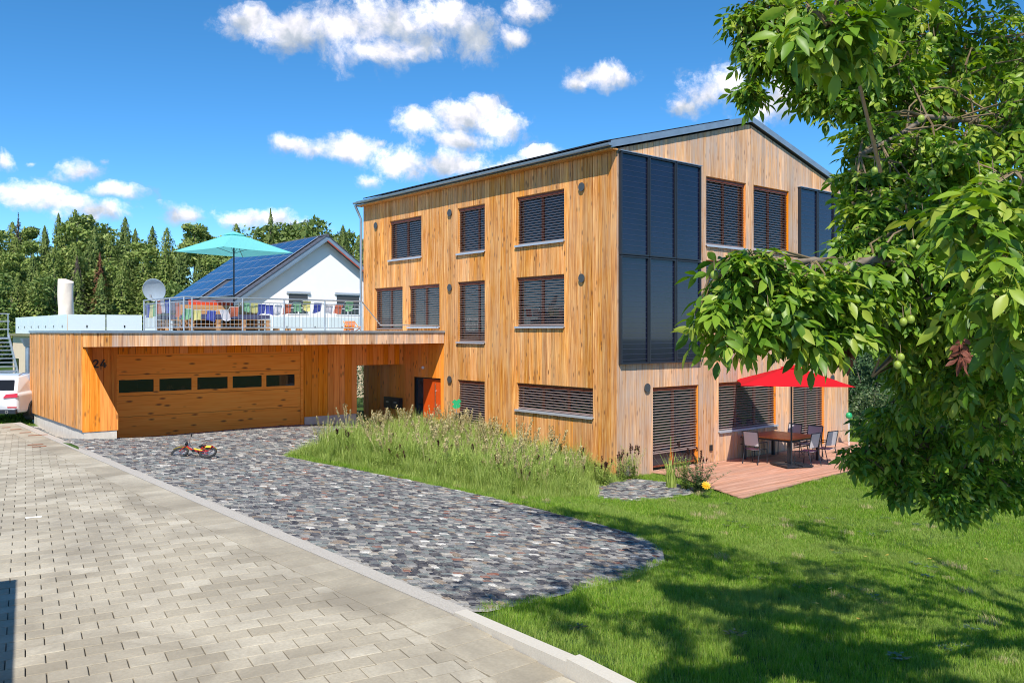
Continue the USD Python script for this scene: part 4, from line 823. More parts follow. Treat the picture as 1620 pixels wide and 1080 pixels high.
# tilted wooden deck chair
x, _ = onv(559, 512, RY + .6); t = thing('wooden_chair', 'slatted wooden folding chair on the terrace by the house', 'chair', (x, RY + .7, TF), 10)
for k in range(7): one(-.24, .18 - k * .012, .05 + k * .055, .24, .20 - k * .012, .095 + k * .055).build('back_slat', M['larch_fresh'], t)
for k in range(5): one(-.24, -.28 + k * .085, .20, .24, -.215 + k * .085, .222).build('seat_slat', M['larch_fresh'], t)
for s in (-.26, .26): MB().tube([[s, -.3, 0], [s, .20, .42]], .016, 6).build('leg', M['larch_fresh'], t); MB().tube([[s, .25, 0], [s, -.28, .22]], .016, 6).build('leg', M['larch_fresh'], t)
# satellite dish
c = W(244.5, 457.5, 30.5); t = thing('satellite_dish', 'grey satellite dish with pale lettering beside the terrace railing', 'satellite dish', (c[0], c[1], c[2]), math.degrees(math.atan2(FWD[1], FWD[0])) - 90 + 6)
rr = .40; prof = [(rr * s, .10 * s * s) for s in np.linspace(0, 1, 9)] + [(rr, .11), (rr * .97, .115)] + [(rr * s, .10 * s * s + .012) for s in np.linspace(.95, 0, 8)]
R_ = rotx(math.pi / 2 + .32)
MB().mesh(lathe(prof, 36)).moved(R_ @ np.diag([1, 1.06, 1.0]), (0, .05, 0)).build('reflector', M['dish'], t, smooth=40)
MB().tube([[0, .05, -.38], [0, -.42, -.30]], .014, 6).tube([[0, -.42, -.30], [0, -.46, -.22]], .035, 10).build('feed_arm', M['steel'], t)
MB().tube([[0, .12, -.05], [0, .2, -.1], [0, .2, -(c[2] - TF)]], .025, 8).build('mast', M['steel'], t)
tx = meshkit.text_mesh('Technisat', .055, .006, bold=True); tv = np.array(tx.vertices); tv[:, 0] -= tv[:, 0].mean()
MB().add(tv, tx.faces).moved(rotx(math.pi / 2 - .25), (0, -.03, .17)).build('lettering', M['dish_text'], t)

def parasol(name, label, loc, rim_z, top_z, half, cloth, pole_mat, sides=4, rot=0.0, base=True, droop=.10):
    t = thing(name, label, 'parasol', loc, rot)
    h = top_z - loc[2]; r = rim_z - loc[2]
    MB().tube([[0, 0, .02], [0, 0, h + .03]], .028, 10).build('pole', M[pole_mat], t, smooth=40)
    corners = [np.array([half * math.sqrt(2) * math.cos(math.pi / 4 + k * math.pi / 2), half * math.sqrt(2) * math.sin(math.pi / 4 + k * math.pi / 2)]) for k in range(4)] if sides == 4 else [np.array([half * math.cos(k * 2 * math.pi / sides), half * math.sin(k * 2 * math.pi / sides)]) for k in range(sides)]
    n, m_ = 10, 8; mb = MB()
    for k in range(sides):
        a, b = corners[k], corners[(k + 1) % sides]; v = []
        for i in range(n + 1):
            f_ = .10 + .90 * i / n
            for j in range(m_ + 1):
                g = j / m_; p = (a * (1 - g) + b * g) * f_; q = abs(2 * g - 1)
                sag = droop * (1 - q * q) * f_ ** 1.5 * (.35 if i < n else .35)
                p = p * (1 - .05 * (1 - q * q) * f_); v.append([p[0], p[1], h - (h - r) * f_ - sag * .4])
        v = np.array(v); f = [[i*(m_+1)+j, (i+1)*(m_+1)+j, (i+1)*(m_+1)+j+1, i*(m_+1)+j+1] for i in range(n) for j in range(m_)]
        obj('canopy_panel', (v, np.array(f)), M[cloth], t, smooth=True)
        MB().tube([[0, 0, h - .10], [*(a * .97), r - .012]], .011, 5).build('rib', M['dark_metal'], t)
        MB().tube([[0, 0, r - .05], [*(a * .5), h - (h - r) * .5 - .03]], .009, 5).build('strut', M['dark_metal'], t)
    v = [[0, 0, h + .05]] + [[*(c * .20), h - (h - r) * .20 + .045] for c in corners]; obj('vent_cap', (np.array(v), np.array([[0, k + 1, (k + 1) % sides + 1] for k in range(sides)])), M[cloth], t)
    return t
Zp = 29.5; c = W(370, 520, Zp); parasol('turquoise_parasol', 'open turquoise parasol standing on the roof terrace', (c[0], c[1], TF), W(370, 399, Zp)[2], W(371, 368, Zp)[2], 1.42, 'turquoise', 'dark_metal', rot=14)
one(c[0] - .3, c[1] - .3, TF + .001, c[0] + .3, c[1] + .3, TF + .06)

# ------------------------------------------------------------------ timber deck, dining set, red parasol
DK = -1.35
dk = thing('timber_deck', 'reddish timber deck in front of the gable', 'deck')
d0 = onz(1174, 787, DK)[:2]; d1 = onz(1361, 739, DK)[:2]
front = lambda x: d0[1] + (x - d0[0]) * (d1[1] - d0[1]) / (d1[0] - d0[0])
yb = -.03
k = 0
while True:
    y1 = yb - k * .145; y0 = y1 - .138; k += 1
    if y0 < -4.8: break
    x0 = 1.62 if y1 > -1.1 else (1.62 + (-1.1 - y1) / 3.2 * -1.4); x1 = 13.6
    if y0 < front(x1): x1 = min(13.6, d0[0] + (y0 - d0[1]) * (d1[0] - d0[0]) / (d1[1] - d0[1])) if y0 > d0[1] else x1
    # the front edge runs slightly oblique: boards are cut to it
    xs = [x0, *sorted(rng.uniform(x0 + 1.5, 12, 1)), 13.6]
    for a, b in zip(xs, xs[1:]):
        q = Polygon([(a + .002, y0), (b - .002, y0), (b - .002, y1), (a + .002, y1)]).intersection(Polygon([(-5, front(-5)), (20, front(20)), (20, 1), (-5, 1)]))
        if q.is_empty or q.area < .01: continue
        m_ = trimesh.creation.extrude_polygon(q, .026, engine='earcut'); obj('deck_board', (np.array(m_.vertices) + [0, 0, DK - .026 + rng.normal(0, .001)], m_.faces), M['deck'], dk)
MB().hexa([[.3, front(.3) + .02, -1.9], [13.5, front(13.5) + .02, -1.9], [13.5, front(13.5) + .06, -1.9], [.3, front(.3) + .06, -1.9]], [[.3, front(.3) + .02, DK - .03], [13.5, front(13.5) + .02, DK - .03], [13.5, front(13.5) + .06, DK - .03], [.3, front(.3) + .06, DK - .03]]).build('edge_joist', M['deck'], dk)
# table
tc = onz(1268, 733, DK); TS = 1.22
tb = thing('dining_table', 'square wooden dining table with dark legs on the deck', 'table', (tc[0] + .25, tc[1] + .95, DK), 0)
TH_ = .86
for k in range(8): one(-.95, -.95 + k * .2375, TH_ - .035, .95, -.95 + k * .2375 + .232, TH_).build('top_board', M['tabletop'], tb)
one(-.9, -.9, TH_ - .10, .9, .9, TH_ - .037).build('apron', M['dark_metal'], tb)
for sx_ in (-1, 1):
    for sy_ in (-1, 1): one(sx_ * .88 - .05, sy_ * .88 - .05, .001, sx_ * .88 + .05, sy_ * .88 + .05, TH_ - .10).build('leg', M['dark_metal'], tb)
def chair(loc, rz, label):
    t = thing('garden_chair', label, 'chair', loc, rz, 'sling chairs around the dining table'); S = 1.12
    def tb_(*p, r=.016): return MB().tube(np.array(p) * S, r, 6)
    for s in (-.25, .25):
        tb_([s, -.24, 0], [s, -.22, .43], [s, .22, .45]).build('front_leg', M['dark_metal'], t); tb_([s, .34, 0], [s, .22, .45], [s, .33, .98]).build('rear_leg', M['dark_metal'], t); tb_([s, -.23, .43], [s, -.23, .64], [s, .25, .66]).build('armrest', M['dark_metal'], t)
    n = 9; g = np.linspace(-.24, .24, n)
    for nm, p0, p1 in (('seat', (-.22, .435), (.22, .445)), ('backrest', (.235, .55), (.325, .97))):
        v = np.array([[x, p0[0] + (p1[0] - p0[0]) * h, p0[1] + (p1[1] - p0[1]) * h - (.025 if nm == 'seat' else 0) * (1 - (x / .24) ** 2)] for h in np.linspace(0, 1, 6) for x in g]) * S
        if nm == 'backrest': v[:, 1] += .03 * (1 - (v[:, 0] / .27) ** 2)
        obj(nm, (v, np.array([[i*n+j, i*n+j+1, (i+1)*n+j+1, (i+1)*n+j] for i in range(5) for j in range(n-1)])), M['sling'], t, smooth=True)
    tb_([-.25, .33, .98], [.25, .33, .98]).build('top_bar', M['dark_metal'], t)
TX, TY = tc[0] + .25, tc[1] + .95
for dx, dy, rz, lab in [(-.45, -1.25, 180, 'sling chair at the near side of the table, closest to the parasol pole'), (.55, -1.3, 175, 'sling chair at the near side of the table, right of the parasol pole'), (-1.35, .1, 95, 'sling chair at the wall side end of the table, left of the others'), (1.3, -.35, -88, 'sling chair at the far right end of the table'), (-.4, 1.25, 0, 'sling chair behind the table, mostly hidden by its top'), (1.3, .5, -95, 'sling chair at the right end of the table nearest to the wall')]:
    chair((TX + dx, TY + dy, DK), rz, lab)
pc = onz(1252, 737, DK); zc = np.dot(pc[:2] - EYE[:2], FWD)
rp = parasol('red_parasol', 'open red parasol over the dining table on the deck', (pc[0], pc[1], DK), W(1250, 606, zc)[2], W(1250, 578, zc)[2], 1.72, 'red_parasol', 'dark_metal', rot=38)
bs = MB(); bs.box(-.5, -.06, .012, .5, .06, .06).box(-.06, -.5, .014, .06, .5, .058)
for sx_ in (-1, 1):
    for sy_ in (-1, 1): bs.box(sx_ * .29 - .21, sy_ * .29 - .21, .03, sx_ * .29 + .21, sy_ * .29 + .21, .085)
bs.moved(rotz(.5)).build('base', M['dark_metal'], rp)
# green solar stake lamp behind the deck, and a garden figure by the small window
c = W(1343, 672, 33.5); zb = float(gz(c[0], c[1])); t = thing('stake_lamp', 'green topped garden stake on a thin white pole beyond the deck', 'garden stake', (c[0], c[1], zb)); hh = W(1343, 662, 33.5)[2] - zb
MB().tube([[0, 0, -.1], [0, 0, hh]], .02, 6).build('pole', M['white_paint'], t); MB().mesh(lathe([(0, 0), (.10, .02), (.13, .12), (.09, .22), (0, .26)], 12)).moved(t=(0, 0, hh)).build('head', M['green_paint'], t, smooth=True)
c = W(722, 640, 30.9); zb = float(gz(c[0], c[1])); hh = W(722, 640, 30.9)[2] - zb
t = thing('garden_figure', 'green metal garden figure on a stake beside the narrow ground floor window', 'garden figure', (c[0], c[1], zb), -40)
MB().tube([[0, 0, -.1], [0, 0, hh]], .014, 6).tube([[-.18, 0, -.1], [-.05, 0, hh - .25]], .008, 5).build('stake', M['steel'], t)
fg = [(-.06, -.14), (.10, -.12), (.16, -.02), (.10, .02), (.18, .12), (.10, .22), (.0, .14), (-.06, .20), (-.16, .10), (-.08, .02), (-.16, -.06)]
MB().prism(fg, -.012, .012, 'y').moved(t=(0, 0, hh)).build('figure', M['green_paint'], t)
x0 = .0; t = thing('letter_basket', 'small black box hung on the garden figure stake', 'box', (c[0] + .12, c[1] - .1, zb + hh - .42)); one(-.2, -.1, -.12, .2, .1, .10).build('box', M['black'], t); one(-.21, -.11, .102, .21, .11, .125).build('lid', M['dark_metal'], t)
# letter boxes beside the entrance
y, z = onu(625, 637, 0); t = thing('mailbox', 'dark double letter box mounted on the wall of the passage', 'mailbox', (-.02, y, z))
one(-.16, -.62, -.22, 0, .62, .24).build('body', M['dark_metal'], t)
for s in (-.31, .31):
    f_ = one(-.172, s - .29, -.20, -.161, s + .29, .13).build('flap', M['black'], t); one(-.18, s - .10, .02, -.173, s + .10, .07).build('name_plate', M['steel'], f_)

# ------------------------------------------------------------------ child's bike lying on the forecourt
def bike():
    p = surf(303, 724); t = thing('child_bike', 'red and yellow child bicycle lying on its side on the cobbles', 'bicycle', (p[0], p[1], p[2] + .02))
    a = math.radians(62); xf = np.array([*-RIGHT, 0]); F = np.array([*FWD, 0]); Z_ = np.array([0, 0, 1.0])
    up = math.cos(a) * Z_ + math.sin(a) * F; yl = -math.cos(a) * F + math.sin(a) * Z_
    Rm = np.stack([xf, yl, up], 1)
    def put(mb, *r, **k): return mb.moved(Rm).build(*r, **k)
    WB, WR = .37, .195
    for x, nm in ((WB, 'front'), (-WB, 'rear')):
        prof = [(WR + .032 * math.cos(q), .030 * math.sin(q)) for q in np.linspace(0, 2 * np.pi, 9)]
        w = put(MB().mesh(lathe(prof, 28)).moved(rotx(math.pi / 2), (x, 0, WR)), 'wheel', M['rubber'], t, smooth=True)
        rm = MB().mesh(lathe([(WR - .03, -.008), (WR - .014, -.01), (WR - .014, .01), (WR - .03, .008), (WR - .03, -.008)], 28)).moved(rotx(math.pi / 2), (x, 0, WR)); put(rm, 'rim', M['chrome'], w, smooth=30)
        sp = MB()
        for q in np.arange(14) * 2 * np.pi / 14: sp.tube([[x, .02 * (-1) ** int(q * 5), WR], [x + (WR - .02) * math.cos(q), 0, WR + (WR - .02) * math.sin(q)]], .0022, 4)
        sp.tube([[x, -.04, WR], [x, .04, WR]], .018, 8); put(sp, 'spokes', M['chrome'], w)
        g = np.linspace(.5, 2.7, 10) if x > 0 else np.linspace(.3, 2.5, 10); mg = MB()
        for q0, q1 in zip(g, g[1:]): mg.quad([x + (WR+.04)*math.cos(q0), -.035, WR + (WR+.04)*math.sin(q0)], [x + (WR+.04)*math.cos(q1), -.035, WR + (WR+.04)*math.sin(q1)], [x + (WR+.04)*math.cos(q1), .035, WR + (WR+.04)*math.sin(q1)], [x + (WR+.04)*math.cos(q0), .035, WR + (WR+.04)*math.sin(q0)])
        put(mg, 'mudguard', M['bike_yellow'], w)
    put(MB().tube([[.27, 0, .46], [.12, 0, .34], [-.06, 0, .25], [-.12, 0, .24]], .024, 8).tube([[-.10, 0, .22], [-.15, 0, .44]], .016, 8).tube([[-.15, .03, .36], [-WB, .045, WR]], .011, 6).tube([[-.15, -.03, .36], [-WB, -.045, WR]], .011, 6).tube([[-.1, .03, .23], [-WB, .045, WR]], .011, 6).tube([[-.1, -.03, .23], [-WB, -.045, WR]], .011, 6), 'frame', M['bike_red'], t, smooth=40)
    put(MB().box(-.10, -.028, .29, .16, .028, .33).moved(roty(-.35)), 'frame_cover', M['bike_yellow'], t)
    put(MB().tube([[.26, 0, .52], [.275, 0, .43], [.30, .05, .39], [WB, .05, WR]], .012, 6).tube([[.275, 0, .43], [.30, -.05, .39], [WB, -.05, WR]], .012, 6), 'fork', M['bike_red'], t, smooth=40)
    put(MB().tube([[.26, 0, .50], [.24, 0, .60]], .014, 6).tube([[.17, -.26, .66], [.22, -.16, .64], [.25, 0, .59], [.22, .16, .64], [.17, .26, .66]], .011, 6), 'handlebar', M['chrome'], t, smooth=40)
    for s in (-1, 1): put(MB().tube([[.19, s * .20, .652], [.16, s * .29, .665]], .017, 8), 'grip', M['rubber'], t, smooth=40)
    put(MB().box(.29, -.07, .50, .33, .07, .60), 'front_bag', M['black'], t)
    s_ = trimesh.creation.icosphere(2, 1.0); v = np.array(s_.vertices) * [.12, .075, .035]; v[:, 1] *= np.where(v[:, 0] > 0, 1 - .75 * v[:, 0] / .12, 1); put(MB().add(v + [-.14, 0, .47], s_.faces), 'saddle', M['black'], t, smooth=True)
    put(MB().box(-.44, -.06, .41, -.20, .06, .425).tube([[-.42, -.05, .41], [-WB, -.05, WR]], .007, 5).tube([[-.42, .05, .41], [-WB, .05, WR]], .007, 5), 'luggage_rack', M['bike_red'], t)
    put(MB().box(-.40, .062, .33, -.26, .068, .42), 'side_plate', M['bike_yellow'], t); put(MB().box(-.47, -.03, .38, -.445, .03, .41), 'rear_reflector', M['tail_red'], t)
    put(MB().tube([[-.1, -.05, .23], [-.1, .05, .23]], .02, 8).tube([[-.1, .05, .23], [-.02, .06, .15]], .008, 5).tube([[-.1, -.05, .23], [-.18, -.06, .31]], .008, 5).box(-.05, .065, .13, .02, .13, .155).box(-.21, -.13, .30, -.14, -.065, .325), 'pedals', M['black'], t)
bike()

# ------------------------------------------------------------------ plants
def euler_quats(yaw, pitch, roll):
    cy, sy, cp, sp, cr, sr = np.cos(yaw/2), np.sin(yaw/2), np.cos(pitch/2), np.sin(pitch/2), np.cos(roll/2), np.sin(roll/2)
    return np.stack([cr*cp*cy + sr*sp*sy, sr*cp*cy - cr*sp*sy, cr*sp*cy + sr*cp*sy, cr*cp*sy - sr*sp*cy], -1)
def quat_mat(q):
    w, x, y, z = q; return np.array([[1-2*(y*y+z*z), 2*(x*y-z*w), 2*(x*z+y*w)], [2*(x*y+z*w), 1-2*(x*x+z*z), 2*(y*z-x*w)], [2*(x*z-y*w), 2*(y*z+x*w), 1-2*(x*x+y*y)]])
def instancer(name, protos, idx, pos, quats, scales, parent=None, kind='stuff'):
    """protos: list of (name, mesh builder or (v, f, rnd), material)"""
    path = numbered(path_of(parent), name); pi = UsdGeom.PointInstancer.Define(stage, path); rels = []
    for n, m, mt in protos:
        o = usdkit.mesh(stage, f'{path}/{n}', (m[0], m[1]), mt, n.startswith('leaf_shape')); set_rnd(o, m[2]); rels.append(o.GetPath())
    pi.CreatePrototypesRel().SetTargets(rels); pi.CreateProtoIndicesAttr(Vt.IntArray.FromNumpy(np.asarray(idx, np.int32)))
    pi.CreatePositionsAttr(Vt.Vec3fArray.FromNumpy(np.asarray(pos, np.float32)))
    pi.CreateOrientationsAttr(Vt.QuathArray([Gf.Quath(float(a), float(b), float(c), float(d)) for a, b, c, d in quats]))
    pi.CreateScalesAttr(Vt.Vec3fArray.FromNumpy(np.asarray(scales, np.float32)))
    return tag(pi.GetPrim(), kind=kind)
def blades(n, size, h0, h1, w, bend, seed, rv=1.0, disc=False):
    """n grass blades of three triangles on a size x size tile: vertices, faces, random numbers"""
    r = np.random.default_rng(seed); x, y = (r.random(n) - .5) * size, (r.random(n) - .5) * size
    if disc: q = r.random(n) * 2 * np.pi; d = size / 2 * np.sqrt(r.random(n)); x, y = d * np.cos(q), d * np.sin(q)
    a = r.random(n) * 2 * np.pi; h = r.uniform(h0, h1, n); ww = w * r.uniform(.7, 1.3, n); b = r.uniform(.2, 1, n) * bend * h; dx, dy = np.cos(a), np.sin(a); px, py = -dy, dx
    V = np.stack([np.stack([x - px*ww, y - py*ww, 0*x - .01], 1), np.stack([x + px*ww, y + py*ww, 0*x - .01], 1), np.stack([x + dx*b*.35 - px*ww*.7, y + dy*b*.35 - py*ww*.7, h*.6], 1), np.stack([x + dx*b*.35 + px*ww*.7, y + dy*b*.35 + py*ww*.7, h*.6], 1), np.stack([x + dx*b, y + dy*b, h], 1)], 1).reshape(-1, 3)
    k = np.arange(n)[:, None] * 5; F = np.concatenate([k + [0, 1, 3], k + [0, 3, 2], k + [2, 3, 4]], 1).reshape(-1, 3)
    return V, F, np.repeat(r.random(n) * rv, 5)
def merge(*ms):
    v, f, r, n = [], [], [], 0
    for m in ms: v.append(m[0]); f.append(m[1] + n); r.append(m[2]); n += len(m[0])
    return np.vstack(v), np.vstack(f), np.concatenate(r)

def leafmass_disc(n, rad, size, seed):
    r = np.random.default_rng(seed); a = r.random(n) * 6.283; d = rad * np.sqrt(r.random(n)); P = np.stack([d * np.cos(a), d * np.sin(a), r.uniform(.0, .03, n)], 1); q = np.stack([np.cos(a), np.sin(a), r.uniform(-.1, .35, n)], 1); t = np.stack([-np.sin(a), np.cos(a), 0 * a], 1); s_ = size * r.uniform(.6, 1.3, (n, 1))
    V = np.stack([P - q*s_, P + t*s_*.5, P + q*s_, P - t*s_*.5], 1).reshape(-1, 3); k = np.arange(n)[:, None] * 4
    return V, np.concatenate([k + [0, 1, 2], k + [0, 2, 3]], 1).reshape(-1, 3), np.repeat(r.random(n), 4)
# lawn
MEAD = Polygon([tuple(surf(*p)[:2]) for p in [(452,719),(530,733),(642,754),(767,780),(800,786),(870,789),(940,787),(944,768),(1000,757)]] + [(.0, -.35), (-.15, -.1), (-.15, 9.1), (-3.2, 8.1), (-5.5, 6.9)]).buffer(0)
DECKP = Polygon([(1.6, 0), (1.6, -1.1), (d0[0], d0[1]), (13.6, front(13.6)), (13.6, 0)]).buffer(.02)
BLOCK = [COB.buffer(-.04), PATH.buffer(.0), MEAD.buffer(-.15), DECKP, Polygon([(0, 0), (GL, 0), (GL, HL), (0, HL)])]
gx, gy = np.meshgrid(np.arange(-14, 26, .30), np.arange(-17, 8, .30)); q = np.stack([gx.ravel(), gy.ravel()], 1) + rng.uniform(-.1, .1, (gx.size, 2))
ok = (q[:, 0] > kerb_u(q[:, 1]) + .27) & ((q[:, 0] > -13.0) | (q[:, 1] < -10.45))
for b_ in BLOCK: ok &= ~contains_xy(b_, q[:, 0], q[:, 1])
q = q[ok]; z = gz(q[:, 0], q[:, 1]) - .012; pr = project(np.column_stack([q, z])); ok = (pr[:, 2] > 4) & (pr[:, 0] > 350) & (pr[:, 0] < 1900) & (pr[:, 1] < 1300); q, z, pr = q[ok], z[ok], pr[ok]
near = pr[:, 2] < 17
n = len(q); protos = [(f'grass_tuft_{k}' if k else 'grass_tuft', merge(blades(420, .36, .035, .085, .0022, .8, 50 + k), blades(60, .36, .05, .11, .0018, 1.2, 60 + k)), M['grass']) for k in range(3)] + [('far_tuft', blades(240, .36, .04, .09, .0036, .8, 70), M['grass'])]
idx = np.where(near, rng.integers(0, 3, n), 3)
lawn = instancer('lawn', protos, idx, np.column_stack([q, z]), euler_quats(rng.uniform(0, 2*np.pi, n), np.zeros(n), np.zeros(n)), np.column_stack([np.ones((n, 2)), rng.uniform(.7, 1.35, n)]))
tag(lawn, 'short green mown lawn between the kerb, the cobbles and the deck', 'grass')
wq = q[(rng.random(len(q)) < .10) & (meshkit.noise(np.column_stack([q * .7, np.zeros(len(q))])) > .5)]; wn_ = len(wq)
tag(instancer('lawn_weeds', [('rosette', leafmass_disc(24, .10, .032, 72), M['shrub_leaf']), ('dry_tuft', blades(90, .26, .03, .085, .0024, 1.3, 73, disc=True), M['meadow_straw'])], rng.integers(0, 2, wn_), np.column_stack([wq, gz(wq[:, 0], wq[:, 1]) + .025]), euler_quats(rng.uniform(0, 6, wn_), np.zeros(wn_), np.zeros(wn_)), np.ones((wn_, 3)) * rng.uniform(.7, 1.4, (wn_, 1))), 'scattered low weeds and dry tufts in the lawn', 'weeds')
# grass by the car
gx, gy = np.meshgrid(np.arange(-24, -12.4, .4), np.arange(15.7, 22, .4)); q = np.stack([gx.ravel(), gy.ravel()], 1); n = len(q); 
tag(instancer('verge_grass', [('grass_tuft', blades(150, .44, .02, .05, .005, .8, 71), M['grass'])], np.zeros(n), np.column_stack([q, gz(q[:, 0], q[:, 1]) - .012]), euler_quats(rng.uniform(0, 6, n), np.zeros(n), np.zeros(n)), np.ones((n, 3))), 'grass verge under the parked car at the end of the road', 'grass')

# wild meadow bed
def leafy_stem(h, n, ll, lw, seed, spread=.12, stems=3, top=None):
    r = np.random.default_rng(seed); ms = []
    for s in range(stems):
        a = r.random() * 6.28; hh = h * r.uniform(.75, 1.1); lean = np.array([math.cos(a), math.sin(a), 0]) * spread * r.uniform(.3, 1.6); b0 = np.array([*(r.normal(0, .05, 2)), 0])
        st_ = MB().tube([b0, b0 + lean * .4 + [0, 0, hh * .5], b0 + lean + [0, 0, hh]], [.004, .003, .002], 3, cap=False).arr(); ms.append((*st_, np.full(len(st_[0]), r.random())))
        V, F, Rn = [], [], []
        for k in range(n):
            g = (k + .6) / n; p = b0 + lean * g ** 1.3 + [0, 0, hh * g]; q = r.random() * 6.28; L_ = ll * r.uniform(.6, 1.2) * (1.2 - .6 * g); d = np.array([math.cos(q), math.sin(q), r.uniform(.0, .9)]); d /= np.linalg.norm(d); sd = np.cross(d, [0, 0, 1.0]); sd /= np.linalg.norm(sd)
            i = len(V) ; m1 = p + d * L_ * .5; V += [p, m1 - sd * lw, m1 + sd * lw, p + d * L_ - [0, 0, L_ * .25]]; F += [[i, i+1, i+2], [i+1, i+3, i+2]]; Rn += [r.random()] * 4
        ms.append((np.array(V), np.array(F), np.array(Rn)))
    return merge(*ms)
def seedhead(h, seed, n=26, L=.22, w=.012, stems=5):
    r = np.random.default_rng(seed); ms = []
    for s in range(stems):
        a = r.random() * 6.28; hh = h * r.uniform(.8, 1.1); ln = np.array([math.cos(a), math.sin(a), 0]) * r.uniform(.05, .25); b0 = np.array([*r.normal(0, .05, 2), 0]); tip = b0 + ln + [0, 0, hh]
        t_ = MB().tube([b0, b0 + ln * .35 + [0, 0, hh * .6], tip], .0028, 3, cap=False).arr(); ms.append((*t_, np.full(len(t_[0]), r.random())))
        V, F, Rn = [], [], []
        for k in range(n):
            g = r.random(); p = tip - (ln * .4 + np.array([0, 0, hh * .4])) * g * L / (hh * .4) ; d = r.normal(0, 1, 3); d[2] = abs(d[2]) + .5; d /= np.linalg.norm(d); sd = np.cross(d, [.3, .2, 1.0]); sd /= np.linalg.norm(sd) + 1e-9
            i = len(V); V += [p, p + d * .03 - sd * w, p + d * .05, p + d * .03 + sd * w]; F += [[i, i+1, i+2], [i, i+2, i+3]]; Rn += [r.random()] * 4
        ms.append((np.array(V), np.array(F), np.array(Rn)))
    return merge(*ms)
mp = [('grass_clump', blades(90, .34, .25, .62, .0055, .75, 81), M['meadow_green']), ('grass_clump_001', blades(70, .30, .35, .80, .005, .6, 82), M['meadow_green']), ('weed', leafy_stem(.62, 16, .11, .014, 83), M['meadow_green']), ('weed_001', leafy_stem(.48, 14, .09, .017, 84, stems=4), M['meadow_green']), ('seed_grass', seedhead(.85, 85), M['meadow_straw']), ('dry_umbel', seedhead(.66, 86, 34, .10, .013, 3), M['meadow_brown']), ('low_clump', blades(90, .34, .10, .32, .006, .8, 87), M['meadow_green'])]
x0, y0, x1, y1 = MEAD.bounds; q = rng.uniform([x0, y0], [x1, y1], (9000, 2)); q = q[contains_xy(MEAD.buffer(-.04), q[:, 0], q[:, 1])][:4200]; n = len(q)
bd_ = np.array([MEAD.exterior.distance(Point(*p)) for p in q]); ed_ = np.clip(bd_ / .8, .60, 1)
idx = rng.choice(7, n, p=[.20, .12, .28, .255, .030, .013, .102]); far_ = q[:, 0] > -2.2; idx = np.where((rng.random(n) < .025) & far_, np.where(rng.random(n) < .6, 4, 5), idx); idx = np.where((bd_ < .25), 6, idx)
sc = ed_[:, None] * rng.uniform(.95, 1.6, (n, 1)) * np.ones(3)
md = instancer('meadow', mp, idx, np.column_stack([q, gz(q[:, 0], q[:, 1]) - .03]), euler_quats(rng.uniform(0, 6.28, n), rng.normal(0, .08, n), rng.normal(0, .08, n)), sc)
tag(md, 'tall wild meadow bed of grasses and weeds between forecourt and house', 'meadow')
# single plants that stand out
def clump(name, label, cat, px, py, Z, parts, zoff=0.0):
    c = W(px, py, Z); t = thing(name, label, cat, (c[0], c[1], float(gz(c[0], c[1])) - .02))
    for nm, m, mt in parts: o = obj(nm, (m[0], m[1]), mt, t); set_rnd(o, m[2])
    return t
def spike(h, seed):
    r = np.random.default_rng(seed); V, F, Rn = [], [], []
    for k in range(120):
        g = r.uniform(.45, 1); a = r.random() * 6.28; p = np.array([0, 0, h * g]); d = np.array([math.cos(a), math.sin(a), .4]) * (.05 * (1.15 - g)) + [0, 0, .02]; i = len(V); V += [p, p + d + [0, 0, .02], p + d * .6 - [0, 0, .02]]; F += [[i, i+1, i+2]]; Rn += [r.random()] * 3
    return np.array(V), np.array(F), np.array(Rn)
stem_ = lambda h: (*MB().tube([[0, 0, 0], [0.01, 0, h]], [.012, .006], 5).arr(), np.zeros(12))
clump('mullein', 'tall pale mullein spike rising from the meadow in front of the garage plinth', 'plant', 519, 672, 23.5, [('stem', stem_(1.35), M['meadow_green']), ('flower_spike', spike(1.4, 3), M['meadow_straw'])])
for k, (px, py, Z, h, lab) in enumerate([(985, 752, 25.6, .75, 'dark brown seeded weeds at the foot of the house corner'), (1003, 754, 25.9, .95, 'taller brown seeded weed touching the house corner'), (955, 768, 24.6, .7, 'grey green weeds at the right end of the meadow bed')]):
    clump('weed_clump', lab, 'plant', px, py, Z, [('stems', leafy_stem(h, 20, .13, .018, 90 + k, .3, 22), M['meadow_green']), ('seed_heads', seedhead(h * 1.1, 95 + k, 30, .14, .015, 9), M['meadow_brown'])])
clump('flower_bed_plant', 'leafy green flower bed plant with dark seed heads beside the deck corner', 'plant', 1108, 770, 23.8, [('leaves', merge(leafy_stem(.95, 26, .16, .028, 101, .34, 20), leafy_stem(.65, 20, .15, .028, 102, .55, 22)), M['shrub_leaf']), ('seed_heads', seedhead(1.2, 103, 26, .12, .016, 9), M['meadow_brown'])])
clump('flower_bed_plant', 'feathery green plant in front of the gable glass door', 'plant', 1083, 766, 24.4, [('leaves', merge(leafy_stem(.95, 24, .14, .018, 104, .32, 22), seedhead(.8, 105, 20, .3, .012, 6)), M['meadow_green']), ('seed_heads', seedhead(1.25, 106, 26, .14, .016, 6), M['meadow_brown'])])
def spike_flower(h, seed): v, f, r = spike(h, seed); k = np.repeat(v.reshape(-1, 3, 3)[:, :, 2].mean(1) > h * .72, 3); v[:, :2] *= 1.9; return v[k], np.arange(k.sum()).reshape(-1, 3), r[k]
clump('torch_lily', 'orange torch lily with grassy leaves at the gable door', 'flower', 1061, 762, 24.6, [('leaves', blades(70, .28, .5, 1.15, .012, .5, 107, disc=True), M['meadow_green']), ('stem', stem_(1.5), M['meadow_green']), ('orange_spike', spike_flower(1.15, 108), M['orange_petal'])])
